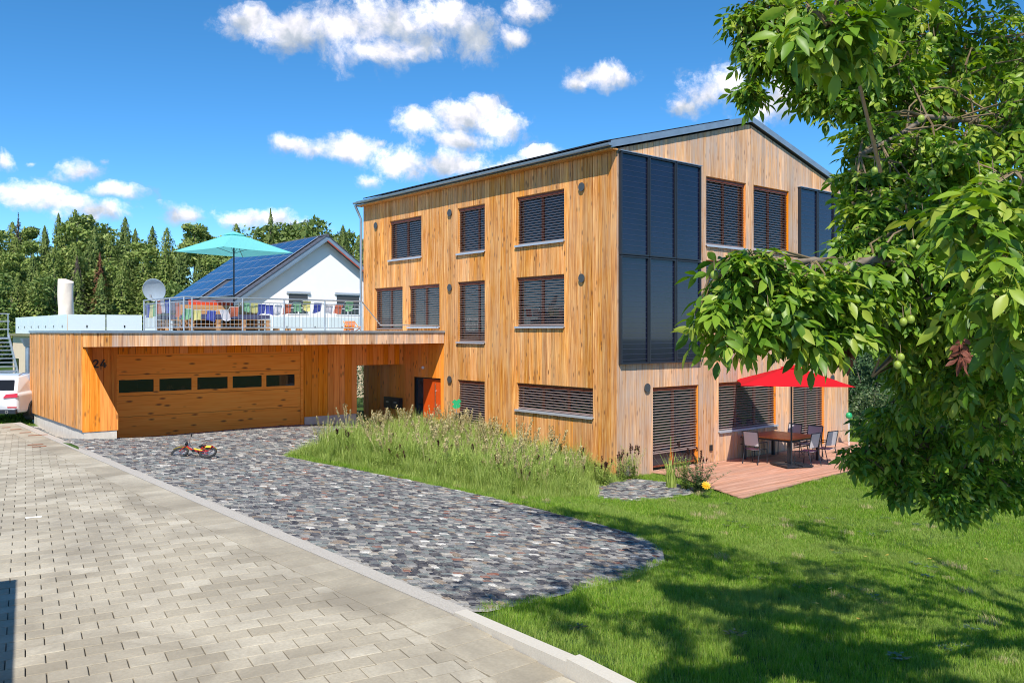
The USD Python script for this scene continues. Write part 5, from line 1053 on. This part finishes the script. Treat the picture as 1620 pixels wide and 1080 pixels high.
def dahlia(h, rad, seed):
    r = np.random.default_rng(seed); V, F, Rn = [], [], []; face = np.array([*(-FWD * .8), .6]); face /= np.linalg.norm(face); u_ = np.cross(face, [0, 0, 1.0]); u_ /= np.linalg.norm(u_); w_ = np.cross(face, u_)
    for ring, (n, r0) in enumerate(((11, rad), (9, rad * .72), (7, rad * .45))):
        for k in range(n):
            a = 6.283 * k / n + ring * .3; d = u_ * math.cos(a) + w_ * math.sin(a); sd = -u_ * math.sin(a) + w_ * math.cos(a); p = np.array([0, 0, h]) + face * .02 * ring; i = len(V); V += [p, p + d * r0 * .55 - sd * r0 * .22 + face * .015, p + d * r0 + face * .03, p + d * r0 * .55 + sd * r0 * .22 + face * .015]; F += [[i, i+1, i+2], [i, i+2, i+3]]; Rn += [r.random()] * 4
    return np.array(V), np.array(F), np.array(Rn)
clump('yellow_dahlia', 'single yellow dahlia flower at the tip of the cobbled patch', 'flower', 1117, 786, 23.0, [('stem', stem_(.36), M['meadow_green']), ('leaves', leafy_stem(.35, 10, .12, .03, 110, .15, 3), M['shrub_leaf']), ('petals', dahlia(.36, .14, 109), M['yellow_petal'])])

# leaf masses: hedge and shrubs
def leafmass(n, pts_fn, size, seed, rv=1.0):
    r = np.random.default_rng(seed); P = pts_fn(r, n); d = r.normal(0, 1, (n, 3)); d /= np.linalg.norm(d, axis=1, keepdims=True); e_ = np.cross(d, r.normal(0, 1, (n, 3))); e_ /= np.linalg.norm(e_, axis=1, keepdims=True); s = size * r.uniform(.6, 1.3, (n, 1))
    V = np.stack([P - d*s, P + e_*s*.45, P + d*s, P - e_*s*.45], 1).reshape(-1, 3); k = np.arange(n)[:, None] * 4
    return V, np.concatenate([k + [0, 1, 2], k + [0, 2, 3]], 1).reshape(-1, 3), np.repeat(r.random(n) * rv, 4)
def hedge_pts(r, n):
    P = r.uniform([-2.6, -.5, 0], [4, .5, 2.45], (n, 3)); P[:, 1] += .08 * np.sin(P[:, 0] * 5) + .06 * np.sin(P[:, 2] * 7); f = r.random(n) < .7; P[f, 1] = np.where(r.random(f.sum()) < .6, -.5, .5) + r.normal(0, .05, f.sum()); return P
c = W(570, 600, 44.0); t = thing('clipped_hedge', 'clipped evergreen hedge seen through the passage beside the garage', 'hedge', (c[0], c[1], -.6)); m_ = leafmass(9000, hedge_pts, .06, 120); o = obj('foliage', (m_[0], m_[1]), M['hedge_leaf'], t); set_rnd(o, m_[2])
st_ = MB()
for x_ in np.arange(-2.2, 4, .8): st_.tube([[x_, 0, 0], [x_ + .1, 0, 1.2], [x_, .1, 2.0]], [.04, .03, .02], 5)
st_.build('stems', M['bark'], t)
def shrub(name, label, px, py0, Z, top_py, rad, mt, n, seed, size=.09, kind='shrub', trunk=True):
    c = W(px, py0, Z); zb = float(gz(c[0], c[1])); h = W(px, top_py, Z)[2] - zb; t = thing(name, label, kind, (c[0], c[1], zb))
    r = np.random.default_rng(seed); K = 16; cen = np.stack([r.uniform(-.6, .6, K) * rad, r.uniform(-.6, .6, K) * rad, r.uniform(.15, .9, K) * h], 1); rr_ = r.uniform(.28, .5, K) * min(rad, h * .7)
    def pts(r2, n2):
        k = r2.integers(0, K, n2); d = r2.normal(0, 1, (n2, 3)); d /= np.linalg.norm(d, axis=1, keepdims=True); P = cen[k] + d * rr_[k][:, None] * r2.uniform(.55, 1.05, (n2, 1)) ** .6; P[:, 2] = np.clip(P[:, 2], .02, None); return P
    m_ = leafmass(n, pts, size, seed + 1); o = obj('foliage', (m_[0], m_[1]), mt, t); set_rnd(o, m_[2]); b = MB()
    for k in range(K): b.tube([[0, 0, -.05], cen[k] * [.3, .3, .4], cen[k]], [.06, .035, .012], 5)
    b.build('stems', M['bark'], t)
shrub('pale_shrub', 'pale leaved shrub beyond the right end of the deck', 1385, 700, 37.0, 610, 1.4, M['shrub_leaf'], 5000, 131, .075)
shrub('dark_shrub', 'dark evergreen shrub right behind the house corner beyond the deck', 1375, 690, 42.0, 500, 2.0, M['hedge_leaf'], 7000, 133, .10)
shrub('dark_shrub', 'broad dark bush behind the lowest walnut branches', 1480, 690, 42.0, 540, 2.6, M['hedge_leaf'], 8000, 135, .11)
shrub('dark_shrub', 'dark bush at the right edge behind the walnut branches', 1610, 700, 40.0, 520, 2.8, M['hedge_leaf'], 8000, 137, .11)
p = onz(1400, 712, -1.45); t = thing('garden_wall', 'low pale garden wall edge beyond the deck', 'wall', (p[0], p[1], float(gz(p[0], p[1])))); one(-1.4, -.12, -.2, 6, .12, .22).build('wall', M['concrete'], t); one(-1.45, -.17, .222, 6.05, .17, .28).build('coping', M['kerb'], t)

# ------------------------------------------------------------------ the wood on the hill behind
hs_ = []; n1, n2 = 40, 14
for i in range(n1):
    for j in range(n2):
        Z_ = 70 + j * 12; X_ = (-.85 + i / (n1 - 1) * 1.5) * Z_ * 1.1; p = EYE[:2] + RIGHT * X_ + FWD * Z_; hs_.append([*p, -1.2 + max(0, (Z_ - 80)) * .062 + .8 * math.sin(i * .9) * (j > 2)])
tag(obj('hill', (np.array(hs_), np.array([[i*n2+j, (i+1)*n2+j, (i+1)*n2+j+1, i*n2+j+1] for i in range(n1-1) for j in range(n2-1)])), M['soil'], smooth=True), 'wooded hillside behind the houses', 'hill', kind='structure')
def conifer(h, R, seed, mt, n=1100, droop=.35, gap=.0, base=.12, power=.85, leaf=1.0, shed=0.0):
    r = np.random.default_rng(seed); V, F, Rn = [], [], []
    g = base + (1 - base) * r.random(n) ** 1.15; ph = r.random() * 6
    for k in range(n):
        gg = g[k]; a = r.random() * 6.283; rad = R * ((1 - gg) / (1 - base)) ** power * r.uniform(.35, 1.12) * (1 + .18 * math.sin(3 * a + 17 * gg + ph)) + .05
        if r.random() < shed: continue
        z0 = h * gg; d = np.array([math.cos(a), math.sin(a), 0]); tip = d * rad + [0, 0, z0 - droop * rad + .15 * rad * r.normal()]; tp = min(1, .25 + 1.6 * (1 - gg)); L_ = min(r.uniform(.5, 1.0) * leaf * tp, rad * 1.2 + .1); sd = np.array([-d[1], d[0], 0]) * r.uniform(.16, .34) * leaf * tp
        i = len(V); b = tip - d * L_ + [0, 0, .35 * L_]; V += [b, tip * .5 + b * .5 - sd + [0, 0, .05], tip - [0, 0, .15 * L_], tip * .5 + b * .5 + sd, tip * .6 + b * .4 - [0, 0, .35 * leaf]]; F += [[i, i+1, i+2], [i, i+2, i+3], [i+1, i+4, i+3]]; Rn += [r.random()] * 5
    return np.array(V), np.array(F), np.array(Rn)
def roundcrown(h, R, seed, n=3200, leaf=.36, base=.15):
    r = np.random.default_rng(seed); K = 22; cen = np.stack([r.normal(0, .42, K) * R, r.normal(0, .42, K) * R, h * r.uniform(base + .1, .93, K)], 1); q = 1 - abs(cen[:, 2] / h - .55) * 1.1; cen[:, :2] *= q[:, None]; rr_ = R * r.uniform(.25, .45, K)
    def pts(r2, n2): k = r2.integers(0, K, n2); d = r2.normal(0, 1, (n2, 3)); d /= np.linalg.norm(d, axis=1, keepdims=True); return cen[k] + d * rr_[k][:, None] * r2.uniform(.6, 1.05, (n2, 1))
    return leafmass(n, pts, leaf, seed + 1)
def pine(h, R, seed, n=2600):
    r = np.random.default_rng(seed); K = 14; cen = np.stack([r.normal(0, .45, K) * R, r.normal(0, .45, K) * R, h * r.uniform(.52, .96, K)], 1); cen[:, :2] *= (1.25 - cen[:, 2:3] / h); rr_ = R * r.uniform(.28, .45, K)
    def pts(r2, n2): k = r2.integers(0, K, n2); d = r2.normal(0, 1, (n2, 3)); d /= np.linalg.norm(d, axis=1, keepdims=True); return cen[k] + d * rr_[k][:, None] * [1, 1, .55] * r2.uniform(.5, 1.05, (n2, 1))
    return leafmass(n, pts, .33, seed + 1)
KINDS = {
 'spruce': ('dark green spruce in the wood on the hill', [lambda s: conifer(20, 3.6, s, 0, 2400, power=.7)], M['spruce'], 20),
 'light_spruce': ('light green spruce in the wood on the hill', [lambda s: conifer(18, 3.9, s, 0, 2400, .12, base=.08, power=.58)], M['spruce_light'], 18),
 'pine': ('loose crowned pine in the wood on the hill', [lambda s: pine(19, 3.6, s)], M['spruce_light'], 19),
 'leaf_tree': ('round crowned broadleaf tree in the wood on the hill', [lambda s: roundcrown(16, 4.4, s)], M['broadleaf'], 16)}
def make_tree(kind, seed, label=None, mt=None, geo=None, group='trees of the wood on the hill'):
    lab, fs, m0, h = KINDS[kind]; t = thing(kind + '_tree' if kind == 'pine' else ('broadleaf_tree' if kind == 'leaf_tree' else kind), label or lab, 'tree', group=group)
    m_ = geo or fs[0](seed); o = obj('crown', (m_[0], m_[1]), mt or m0, t); set_rnd(o, m_[2])
    MB().tube([[0, 0, -2], [.05, 0, h * .5], [0, .05, h * .96]], [.30, .2, .03], 7, cap=False).build('trunk', M['bark'], t)
    return t
fr_ = np.random.default_rng(77); first = {}; placed = []
def skyline(px): return np.interp(px, [-250, 0, 30, 60, 100, 140, 200, 270, 330, 420, 470, 540, 600, 900], [350, 352, 345, 362, 342, 340, 356, 362, 365, 352, 350, 352, 360, 365])
def plant(kind, px, Z, top_py, label=None, mt=None, geo=None, grp='trees of the wood on the hill', var=0):
    c = W(px, 500, Z); zb = -1.2 + max(0, Z - 80) * .062 - .3; h = W(px, top_py, Z)[2] - zb; H = KINDS[kind][3]; s = h / H; w = s * fr_.uniform(.9, 1.25)
    key = (kind, var)
    where = 'above the parked car' if px < 45 else 'left of the covered parasol' if px < 90 else 'behind the covered parasol' if px < 120 else 'between covered parasol and satellite dish' if px < 225 else 'behind the satellite dish' if px < 280 else 'left of the turquoise parasol' if px < 340 else 'behind the turquoise parasol' if px < 430 else 'above the solar roof of the white house' if px < 520 else 'between white house and timber house' if px < 575 else 'behind the timber house'
    depth = 'of the skyline row' if Z > 140 else 'of the third row' if Z > 119 else 'of the second row' if Z > 100 else 'of the front row'
    size = 'tall ' if fr_.random() < .0 else ''
    auto = KINDS[kind][0].replace(' in the wood on the hill', f' {depth}, {where}')
    if label or key not in first:
        t = make_tree(kind, 200 + 7 * len(first) + (0 if not label else 900 + int(px)), label or auto, mt, geo, grp)
        x = UsdGeom.Xformable(t); x.ClearXformOpOrder(); x.AddTranslateOp().Set(Gf.Vec3d(float(c[0]), float(c[1]), zb)); x.AddRotateZOp().Set(float(fr_.uniform(0, 360))); x.AddScaleOp().Set(Gf.Vec3f(float(w), float(w), float(s)))
        if not label: first[key] = t
    else: dup(first[key], (c[0], c[1], zb), fr_.uniform(0, 360), auto, 'tree', grp, (w, w, s))
names = ['spruce', 'light_spruce', 'pine', 'leaf_tree']
for row, (Z0, off, step, pk) in enumerate([(150, 0, 30, [.40, .24, .30, .06]), (128, 18, 33, [.36, .36, .20, .08]), (108, 42, 36, [.34, .44, .12, .10]), (92, 75, 44, [.26, .50, .04, .20])]):
    px = -240 + row * 11
    while px < 760:
        k = fr_.choice(4, p=pk); top = skyline(px) + off + fr_.normal(2, 9)
        if row == 0 and px > 380: k = fr_.choice(4, p=[.2, .15, .25, .40])
        plant(names[k], px, Z0 + fr_.uniform(-6, 6), top, var=int(fr_.integers(0, 3))); px += step * .80 * fr_.uniform(.65, 1.25)
plant('spruce', 29, 140, 336, 'bare grey dying spruce at the left of the skyline', M['grey_tree'], conifer(20, 2.4, 300, 0, 700, .25, shed=.35), None)
plant('spruce', 158, 100, 398, 'reddish brown dead spruce among the green trees', M['brown_tree'], conifer(20, 3.0, 301, 0, 1200, .3), None)
plant('spruce', 122, 98, 405, 'greyish brown dead spruce left of the reddish one', M['grey_tree'], conifer(20, 3.2, 302, 0, 1100, .3), None)
plant('pine', 133, 146, 335, 'tallest pine breaking the skyline above the brown spruces', M['spruce'], pine(19, 3.8, 303), None)
plant('spruce', 428, 138, 330, 'pointed spruce rising highest above the turquoise parasol', M['spruce'], conifer(20, 2.8, 304, 0, 1300, .3), None)

# ------------------------------------------------------------------ walnut tree at the right
wt = thing('walnut_tree', 'large walnut tree with green nuts hanging into the picture from the right', 'tree')
TB = W(2000, 700, 8.0); TB[2] = float(gz(TB[0], TB[1])); FK = TB + [.1, -.05, 2.3]
def smoothline(P, n=26):
    P = np.array(P, float); t_ = np.concatenate([[0], np.cumsum(np.linalg.norm(np.diff(P, axis=0), axis=1))]); from_ = np.linspace(0, t_[-1], n)
    from scipy.interpolate import PchipInterpolator
    return PchipInterpolator(t_, P)(from_)
MB().tube(smoothline([TB - [0, 0, .3], TB + [.02, 0, .3], TB + [.08, -.03, 1.4], FK + [0, 0, .2]], 10), np.linspace(.33, .22, 10) + np.array([.12, .05] + [0] * 8), 14).build('trunk', M['bark'], wt, smooth=True)
limbs = [[FK, W(1720,150,7.2), W(1450,70,6.8), W(1260,40,6.6), W(1165,40,6.6)], [FK, W(1680,300,6.4), W(1520,190,6.0), W(1400,228,5.8), W(1360,250,5.7)], [FK, W(1720,480,6.4), W(1500,440,5.4), W(1340,425,5.0), W(1210,435,4.8), W(1100,505,4.8)],
 [FK, W(1750,600,7.4), W(1580,670,7.1), W(1430,700,7.0), W(1360,720,7.0)], [FK, W(1850,330,5.4), W(1660,330,3.9), W(1540,330,3.5)], [FK, W(1800,-60,5.6), W(1500,-90,3.7), W(1330,-10,3.0)], [FK, W(2050,-300,8.2), W(1950,-900,8.4)],
 [FK, W(1750,-300,7.6), W(1480,-330,7.0), W(1240,-260,6.6)], [FK, W(2500,100,9.5), W(2900,-100,10.5)], [FK, W(1750,600,9.2), W(1600,560,10.4)], [FK, W(2300,-200,6.2), W(2500,-400,5.0), W(2200,-700,4.0)], [FK, W(1900,-600,7), W(1500,-800,6), W(1100,-700,5.6)],
 [FK, W(1640,420,6.0), W(1460,540,5.8), W(1380,600,5.7)], [FK, W(1900,-500,5.5), W(1600,-1100,4.0), W(1000,-1100,3.6)]]
LP_ = []
for L_ in limbs:
    pts = smoothline(L_, 30) + np.column_stack([np.zeros((30, 2)), .05 * np.sin(np.linspace(0, 9, 30))]) * np.linspace(0, 1, 30)[:, None]; pts[1:-1] += rng.normal(0, .018, (28, 3)); LP_.append(pts)
    MB().tube(pts, np.linspace(.085, .010, 30) ** 1.0, 8).build('branch', M['bark'], wt, smooth=True)
LPa = np.vstack([p[3:] for p in LP_]); ltree = cKDTree(LPa)
BL = [ # (x, y, depth, radius in m, number of twigs)
 (1185,18,6.6,.10,6),(1178,55,6.6,.05,4),(1198,90,6.5,.09,6),(1190,138,6.5,.04,4),(1235,15,6.6,.22,11),(1245,62,6.5,.18,10),(1268,104,6.5,.13,8),(1285,140,6.4,.07,5),
 (1325,40,6.6,.34,18),(1340,105,6.3,.22,13),(1360,155,6.2,.17,10),(1410,50,6.6,.45,22),(1430,140,6.2,.36,18),(1500,60,6.8,.5,24),(1590,80,6.8,.5,24),(1540,170,6.2,.45,22),(1620,190,6.0,.42,18),
 (1405,215,5.9,.17,11),(1455,250,5.8,.28,15),(1520,270,5.6,.36,18),(1600,300,5.6,.42,16),(1385,280,5.7,.06,6),(1400,320,5.5,.13,10),(1460,340,5.4,.28,15),(1540,370,5.2,.32,16),(1392,375,5.4,.10,8),(1430,415,5.2,.20,12),(1505,445,5.2,.30,16),(1590,470,5.0,.34,14),
 (1168,418,4.8,.05,5),(1200,428,4.8,.04,4),(1135,455,4.8,.06,5),(1118,495,4.75,.05,5),(1160,482,4.8,.08,7),(1205,468,4.8,.12,9),(1255,478,4.85,.13,10),(1195,512,4.8,.05,5),(1245,525,4.85,.06,6),(1305,455,4.95,.14,10),(1312,510,5.0,.11,8),(1345,462,5.1,.14,9),(1135,535,4.8,.025,3),(1280,540,4.9,.04,3),
 (1400,500,5.4,.18,11),(1455,510,5.6,.26,14),(1425,570,5.9,.15,9),(1490,590,5.8,.30,15),(1560,560,5.4,.36,16),(1610,630,5.8,.36,14),
 (1408,680,7.0,.13,9),(1435,720,7.0,.20,13),(1505,690,7.0,.34,20),(1590,700,7.1,.40,20),(1378,715,7.0,.05,5),(1440,755,7.0,.10,8),(1500,770,7.0,.14,10),(1552,762,7.1,.16,11),(1500,795,7.0,.04,3),(1610,760,7.2,.16,8),(1530,630,6.6,.34,14),(1440,640,6.4,.13,7),
 (1300,32,3.05,.06,4),(1345,25,3.05,.07,4),(1395,-5,3.1,.08,4),(1595,300,3.5,.14,5),(1545,330,3.5,.10,4),(1610,400,3.4,.14,5),(1585,470,3.5,.12,3),
 (1750,120,7,1.0,40),(1800,420,7,1.0,36),(1950,-350,8,1.6,30),(2150,100,8.5,1.5,30),(2000,500,8.5,1.3,26),(1780,680,8,.8,20),(1600,560,10.2,.9,22),(1560,400,9.0,.9,22),(1950,-850,8,1.4,24),(2600,-50,9.8,1.6,20)]
hr = np.random.default_rng(5)
while len(BL) < 345:                    # the crown above the picture, loose enough to let patches of sun through
    X, Z = hr.uniform(-1.2, 6.5), hr.uniform(2.6, 10.5); zz = .46 * Z + hr.uniform(.35, 2.0)
    if zz < 2.2 or meshkit.noise(np.array([X * .95, Z * .95, 3.0])) < .535: continue
    sp_ = EYE[:2] + RIGHT * X + FWD * Z - TOSUN[:2] / TOSUN[2] * (zz + 3.7)
    if sp_[0] < -12.6 or contains_xy(COB.buffer(-.9), sp_[0], sp_[1]): continue
    BL.append((810 + FOC * X / Z, 525 - FOC * zz / Z, Z, .30, 7))
def compound(seed):
    r = np.random.default_rng(seed); ms = []; Lr = r.uniform(.24, .30)
    rp = lambda s: np.array([Lr * s, .02 * math.sin(3 * s + seed), .03 * s - .11 * s * s])
    tb_ = MB().tube([rp(s) for s in np.linspace(0, 1, 5)], [.0030, .0026, .0022, .0018, .0014], 4, cap=False).arr(); ms.append((*tb_, np.full(len(tb_[0]), .9)))
    def leaflet(base, d, L_, w, rn):
        d = d / np.linalg.norm(d); up = np.array([0, 0, 1.0]) + r.normal(0, .35, 3); sd = np.cross(up, d); sd /= np.linalg.norm(sd); nn = np.cross(d, sd)
        ts = np.array([0, .18, .45, .72, 1.0]); ww = np.array([.10, .62, 1.0, .74, .0]) * w; dr = r.uniform(.15, .45); V = []
        for t_, w_ in zip(ts, ww):
            c = base + d * L_ * t_ - nn * 0 + np.array([0, 0, -1.0]) * L_ * dr * t_ * t_; fold = nn * w_ * .28; V += [c - sd * w_ + fold, c, c + sd * w_ + fold]
        V = np.array(V[:-3] + [V[-2]]); F = []
        for i in range(3):
            a = i * 3; F += [[a, a+1, a+4], [a, a+4, a+3], [a+1, a+2, a+5], [a+1, a+5, a+4]]
        F += [[9, 10, 12], [10, 11, 12]]
        ms.append((V, np.array(F), np.full(len(V), rn)))
    for k, s in enumerate((.38, .64, .88)):
        for sg in (-1, 1):
            leaflet(rp(s), np.array([.55 + .1 * r.normal(), sg * .85, -.25 + .25 * r.normal()]), (.085 + .03 * k / 2) * r.uniform(.9, 1.15), .024 * r.uniform(.9, 1.15), r.random() * .3)
    leaflet(rp(1.0), np.array([1, .1 * r.normal(), -.45 + .2 * r.normal()]), .135 * r.uniform(.9, 1.1), .030, r.random() * .3)
    return merge(*ms)
comp = [compound(400 + k) for k in range(5)]
Lpos, Lq, Ls, Li = [], [], [], []; tw = MB(); tips = []
for (px, py, Z, rad, cnt) in BL:
    arm = Z < 5.05 and px < 1350 and 380 < py < 580; infr = 1130 < px < 1640 and 0 < py < 830
    if arm: px, py = px + 14, py - 14
    elif infr and px < 1480 and 480 < py < 640: px += 22
    elif infr and px < 1480 and py >= 640: px -= 18
    if infr and not arm and px < 1480 and py > 200 and py < 420 and Z > 5: px -= 26
    c = W(px, py, Z); ls_ = .72 if Z < 3.2 else .82 if Z < 3.6 else .84 if arm else .68
    cnt = int(cnt * (2.1 if infr and not arm and Z > 3.6 else 1.25 if infr else .7))
    for k in range(cnt):
        d = rng.normal(0, 1, 3); d /= np.linalg.norm(d); tip = c + d * rad * rng.random() ** .45
        if tip[2] < float(gz(tip[0], tip[1])) + .9: continue
        _, ni_ = ltree.query(tip, k=9); b = LPa[rng.choice(ni_)]; ln = np.linalg.norm(tip - b)
        if ln > .5 and tips: tt = np.array(tips[-400:]); b = tt[np.argmin(np.linalg.norm(tt - tip, axis=1))]; ln = np.linalg.norm(tip - b); b = b if ln < 1.0 else tip + (b - tip) / ln     # hung from an inner twig
        mid = (b + tip) / 2 + [0, 0, .08 * ln] + rng.normal(0, .03, 3); tw.tube([b, mid, tip], [.009, .0065, .004], 4, cap=False); tips.append(tip)
        dirv = tip - b; yaw0 = math.atan2(dirv[1], dirv[0]); nl = rng.integers(5, 8)
        for j in range(nl):
            s = 1 - .35 * rng.random() * (j > 1); Lpos.append(b * (1 - s) + tip * s if s > .98 else mid * (1 - s) * 0 + (tip + (mid - tip) * (1 - s) * 1.6)); yaw = yaw0 + (j - (nl - 1) / 2) * rng.uniform(.75, 1.15) + rng.normal(0, .3)
            Lq.append((yaw, rng.uniform(-.25, 1.15), rng.normal(0, .4))); Ls.append(rng.uniform(.62, 1.05) * ls_); Li.append(rng.integers(0, 5))
tw.build('twigs', M['twig'], wt, kind='stuff')
Lpos = np.array(Lpos); Lq = np.array(Lq); quats = euler_quats(Lq[:, 0], Lq[:, 1], Lq[:, 2]); Ls = np.array(Ls); Li = np.array(Li)
pr = project(Lpos); vis = (pr[:, 0] > 0) & (pr[:, 0] < 1640) & (pr[:, 1] > -10) & (pr[:, 1] < 1080); score = np.where(vis, pr[:, 2], 99); order = np.argsort(score); big = order[:290]
for k in big:
    m_ = comp[Li[k]]; v = m_[0] * Ls[k] @ quat_mat(quats[k]).T + Lpos[k]; o = obj('leaf', (v, m_[1]), M['walnut_leaf'], wt, smooth=True); set_rnd(o, m_[2])
rest = order[290:]
instancer('foliage', [(f'leaf_shape_{k}' if k else 'leaf_shape', comp[k], M['walnut_leaf']) for k in range(5)], Li[rest], Lpos[rest], quats[rest], np.repeat(Ls[rest][:, None], 3, 1), wt)
ico = trimesh.creation.icosphere(2, 1.0)
for px, py, Z in [(1284,437,4.7),(1290,437,4.7),(1283,450,4.7),(1285,460,4.7),(1154,424,4.7),(1130,435,4.7),(1365,132,5.9),(1478,64,5.8),(1470,57,5.8),(1457,188,5.4),(1392,262,5.4),(1384,270,5.4),(1475,275,5.2),(1550,284,3.9),(1572,283,3.9),(1465,353,5.0),(1460,345,5.0),(1445,385,5.0),(1441,505,4.9),(1429,509,4.9),(1425,565,5.0),(1420,577,5.0),(1220,535,4.7),(1180,536,4.7),(1161,531,4.7),(1262,498,4.8),(1580,400,4.2),(1215,493,4.6)]:
    c = W(px, py, Z); obj('nut', (np.array(ico.vertices) * [.022, .022, .025] + c, ico.faces), M['walnut'], wt, smooth=True)
    MB().tube([c + [0, 0, .024], c + [.01, .01, .09]], .0025, 4).build('nut_stalk', M['twig'], wt)
dl = []
for px, py, Z in [(1338,545,5.0),(1522,545,4.9)]:
    for k in range(5): v = comp[k][0] * .55 @ quat_mat(euler_quats(rng.uniform(0, 6), 1.35 + rng.normal(0, .15), rng.normal(0, .3))).T + W(px, py - 18, Z) + rng.normal(0, .015, 3); dl.append((v, comp[k][1], comp[k][2]))
m_ = merge(*dl); obj('withered_leaves', (m_[0], m_[1]), M['dead_leaf'], wt, label='bunches of withered brown leaves')
# yellow leaves lying on the lawn
lf = [(1117,764),(1316,874),(1368,884),(1403,882),(1313,936),(1477,892),(1470,888),(1560,888),(1358,985),(1385,955),(926,812),(946,820),(1010,925),(1290,960)]
for px, py in lf[1:]:
    p = surf(px, py); t = thing('fallen_leaf', 'small yellow leaf lying on the lawn', 'leaf', (p[0], p[1], p[2] + .055), rng.uniform(0, 360), 'yellow leaves fallen on the lawn'); s_ = .05
    v = np.array([[-1, 0, 0], [-.3, -.45, .15], [.4, -.35, .1], [1, 0, .25], [.4, .35, .2], [-.3, .45, .05]]) * s_; obj('blade', (v, np.array([[0,1,2],[0,2,3],[0,3,4],[0,4,5]])), M['fallen'], t)
# neighbouring shed behind the camera on the left, whose corner throws the shadow at the lower left
sp = onz(25, 970, 0.0); hh = 3.2; cpos = sp + TOSUN / TOSUN[2] * hh
sh = thing('neighbour_shed', 'timber shed standing left behind the viewpoint', 'shed', (cpos[0], cpos[1], 0), math.degrees(math.atan2(-R[1], -R[0])))
one(.1, -1.4, 0, 5, 5.9, hh - .15).build('wall', M['larch'], sh); one(0, -1.5, hh - .148, 5.2, 6.0, hh).build('roof', M['roofing'], sh)
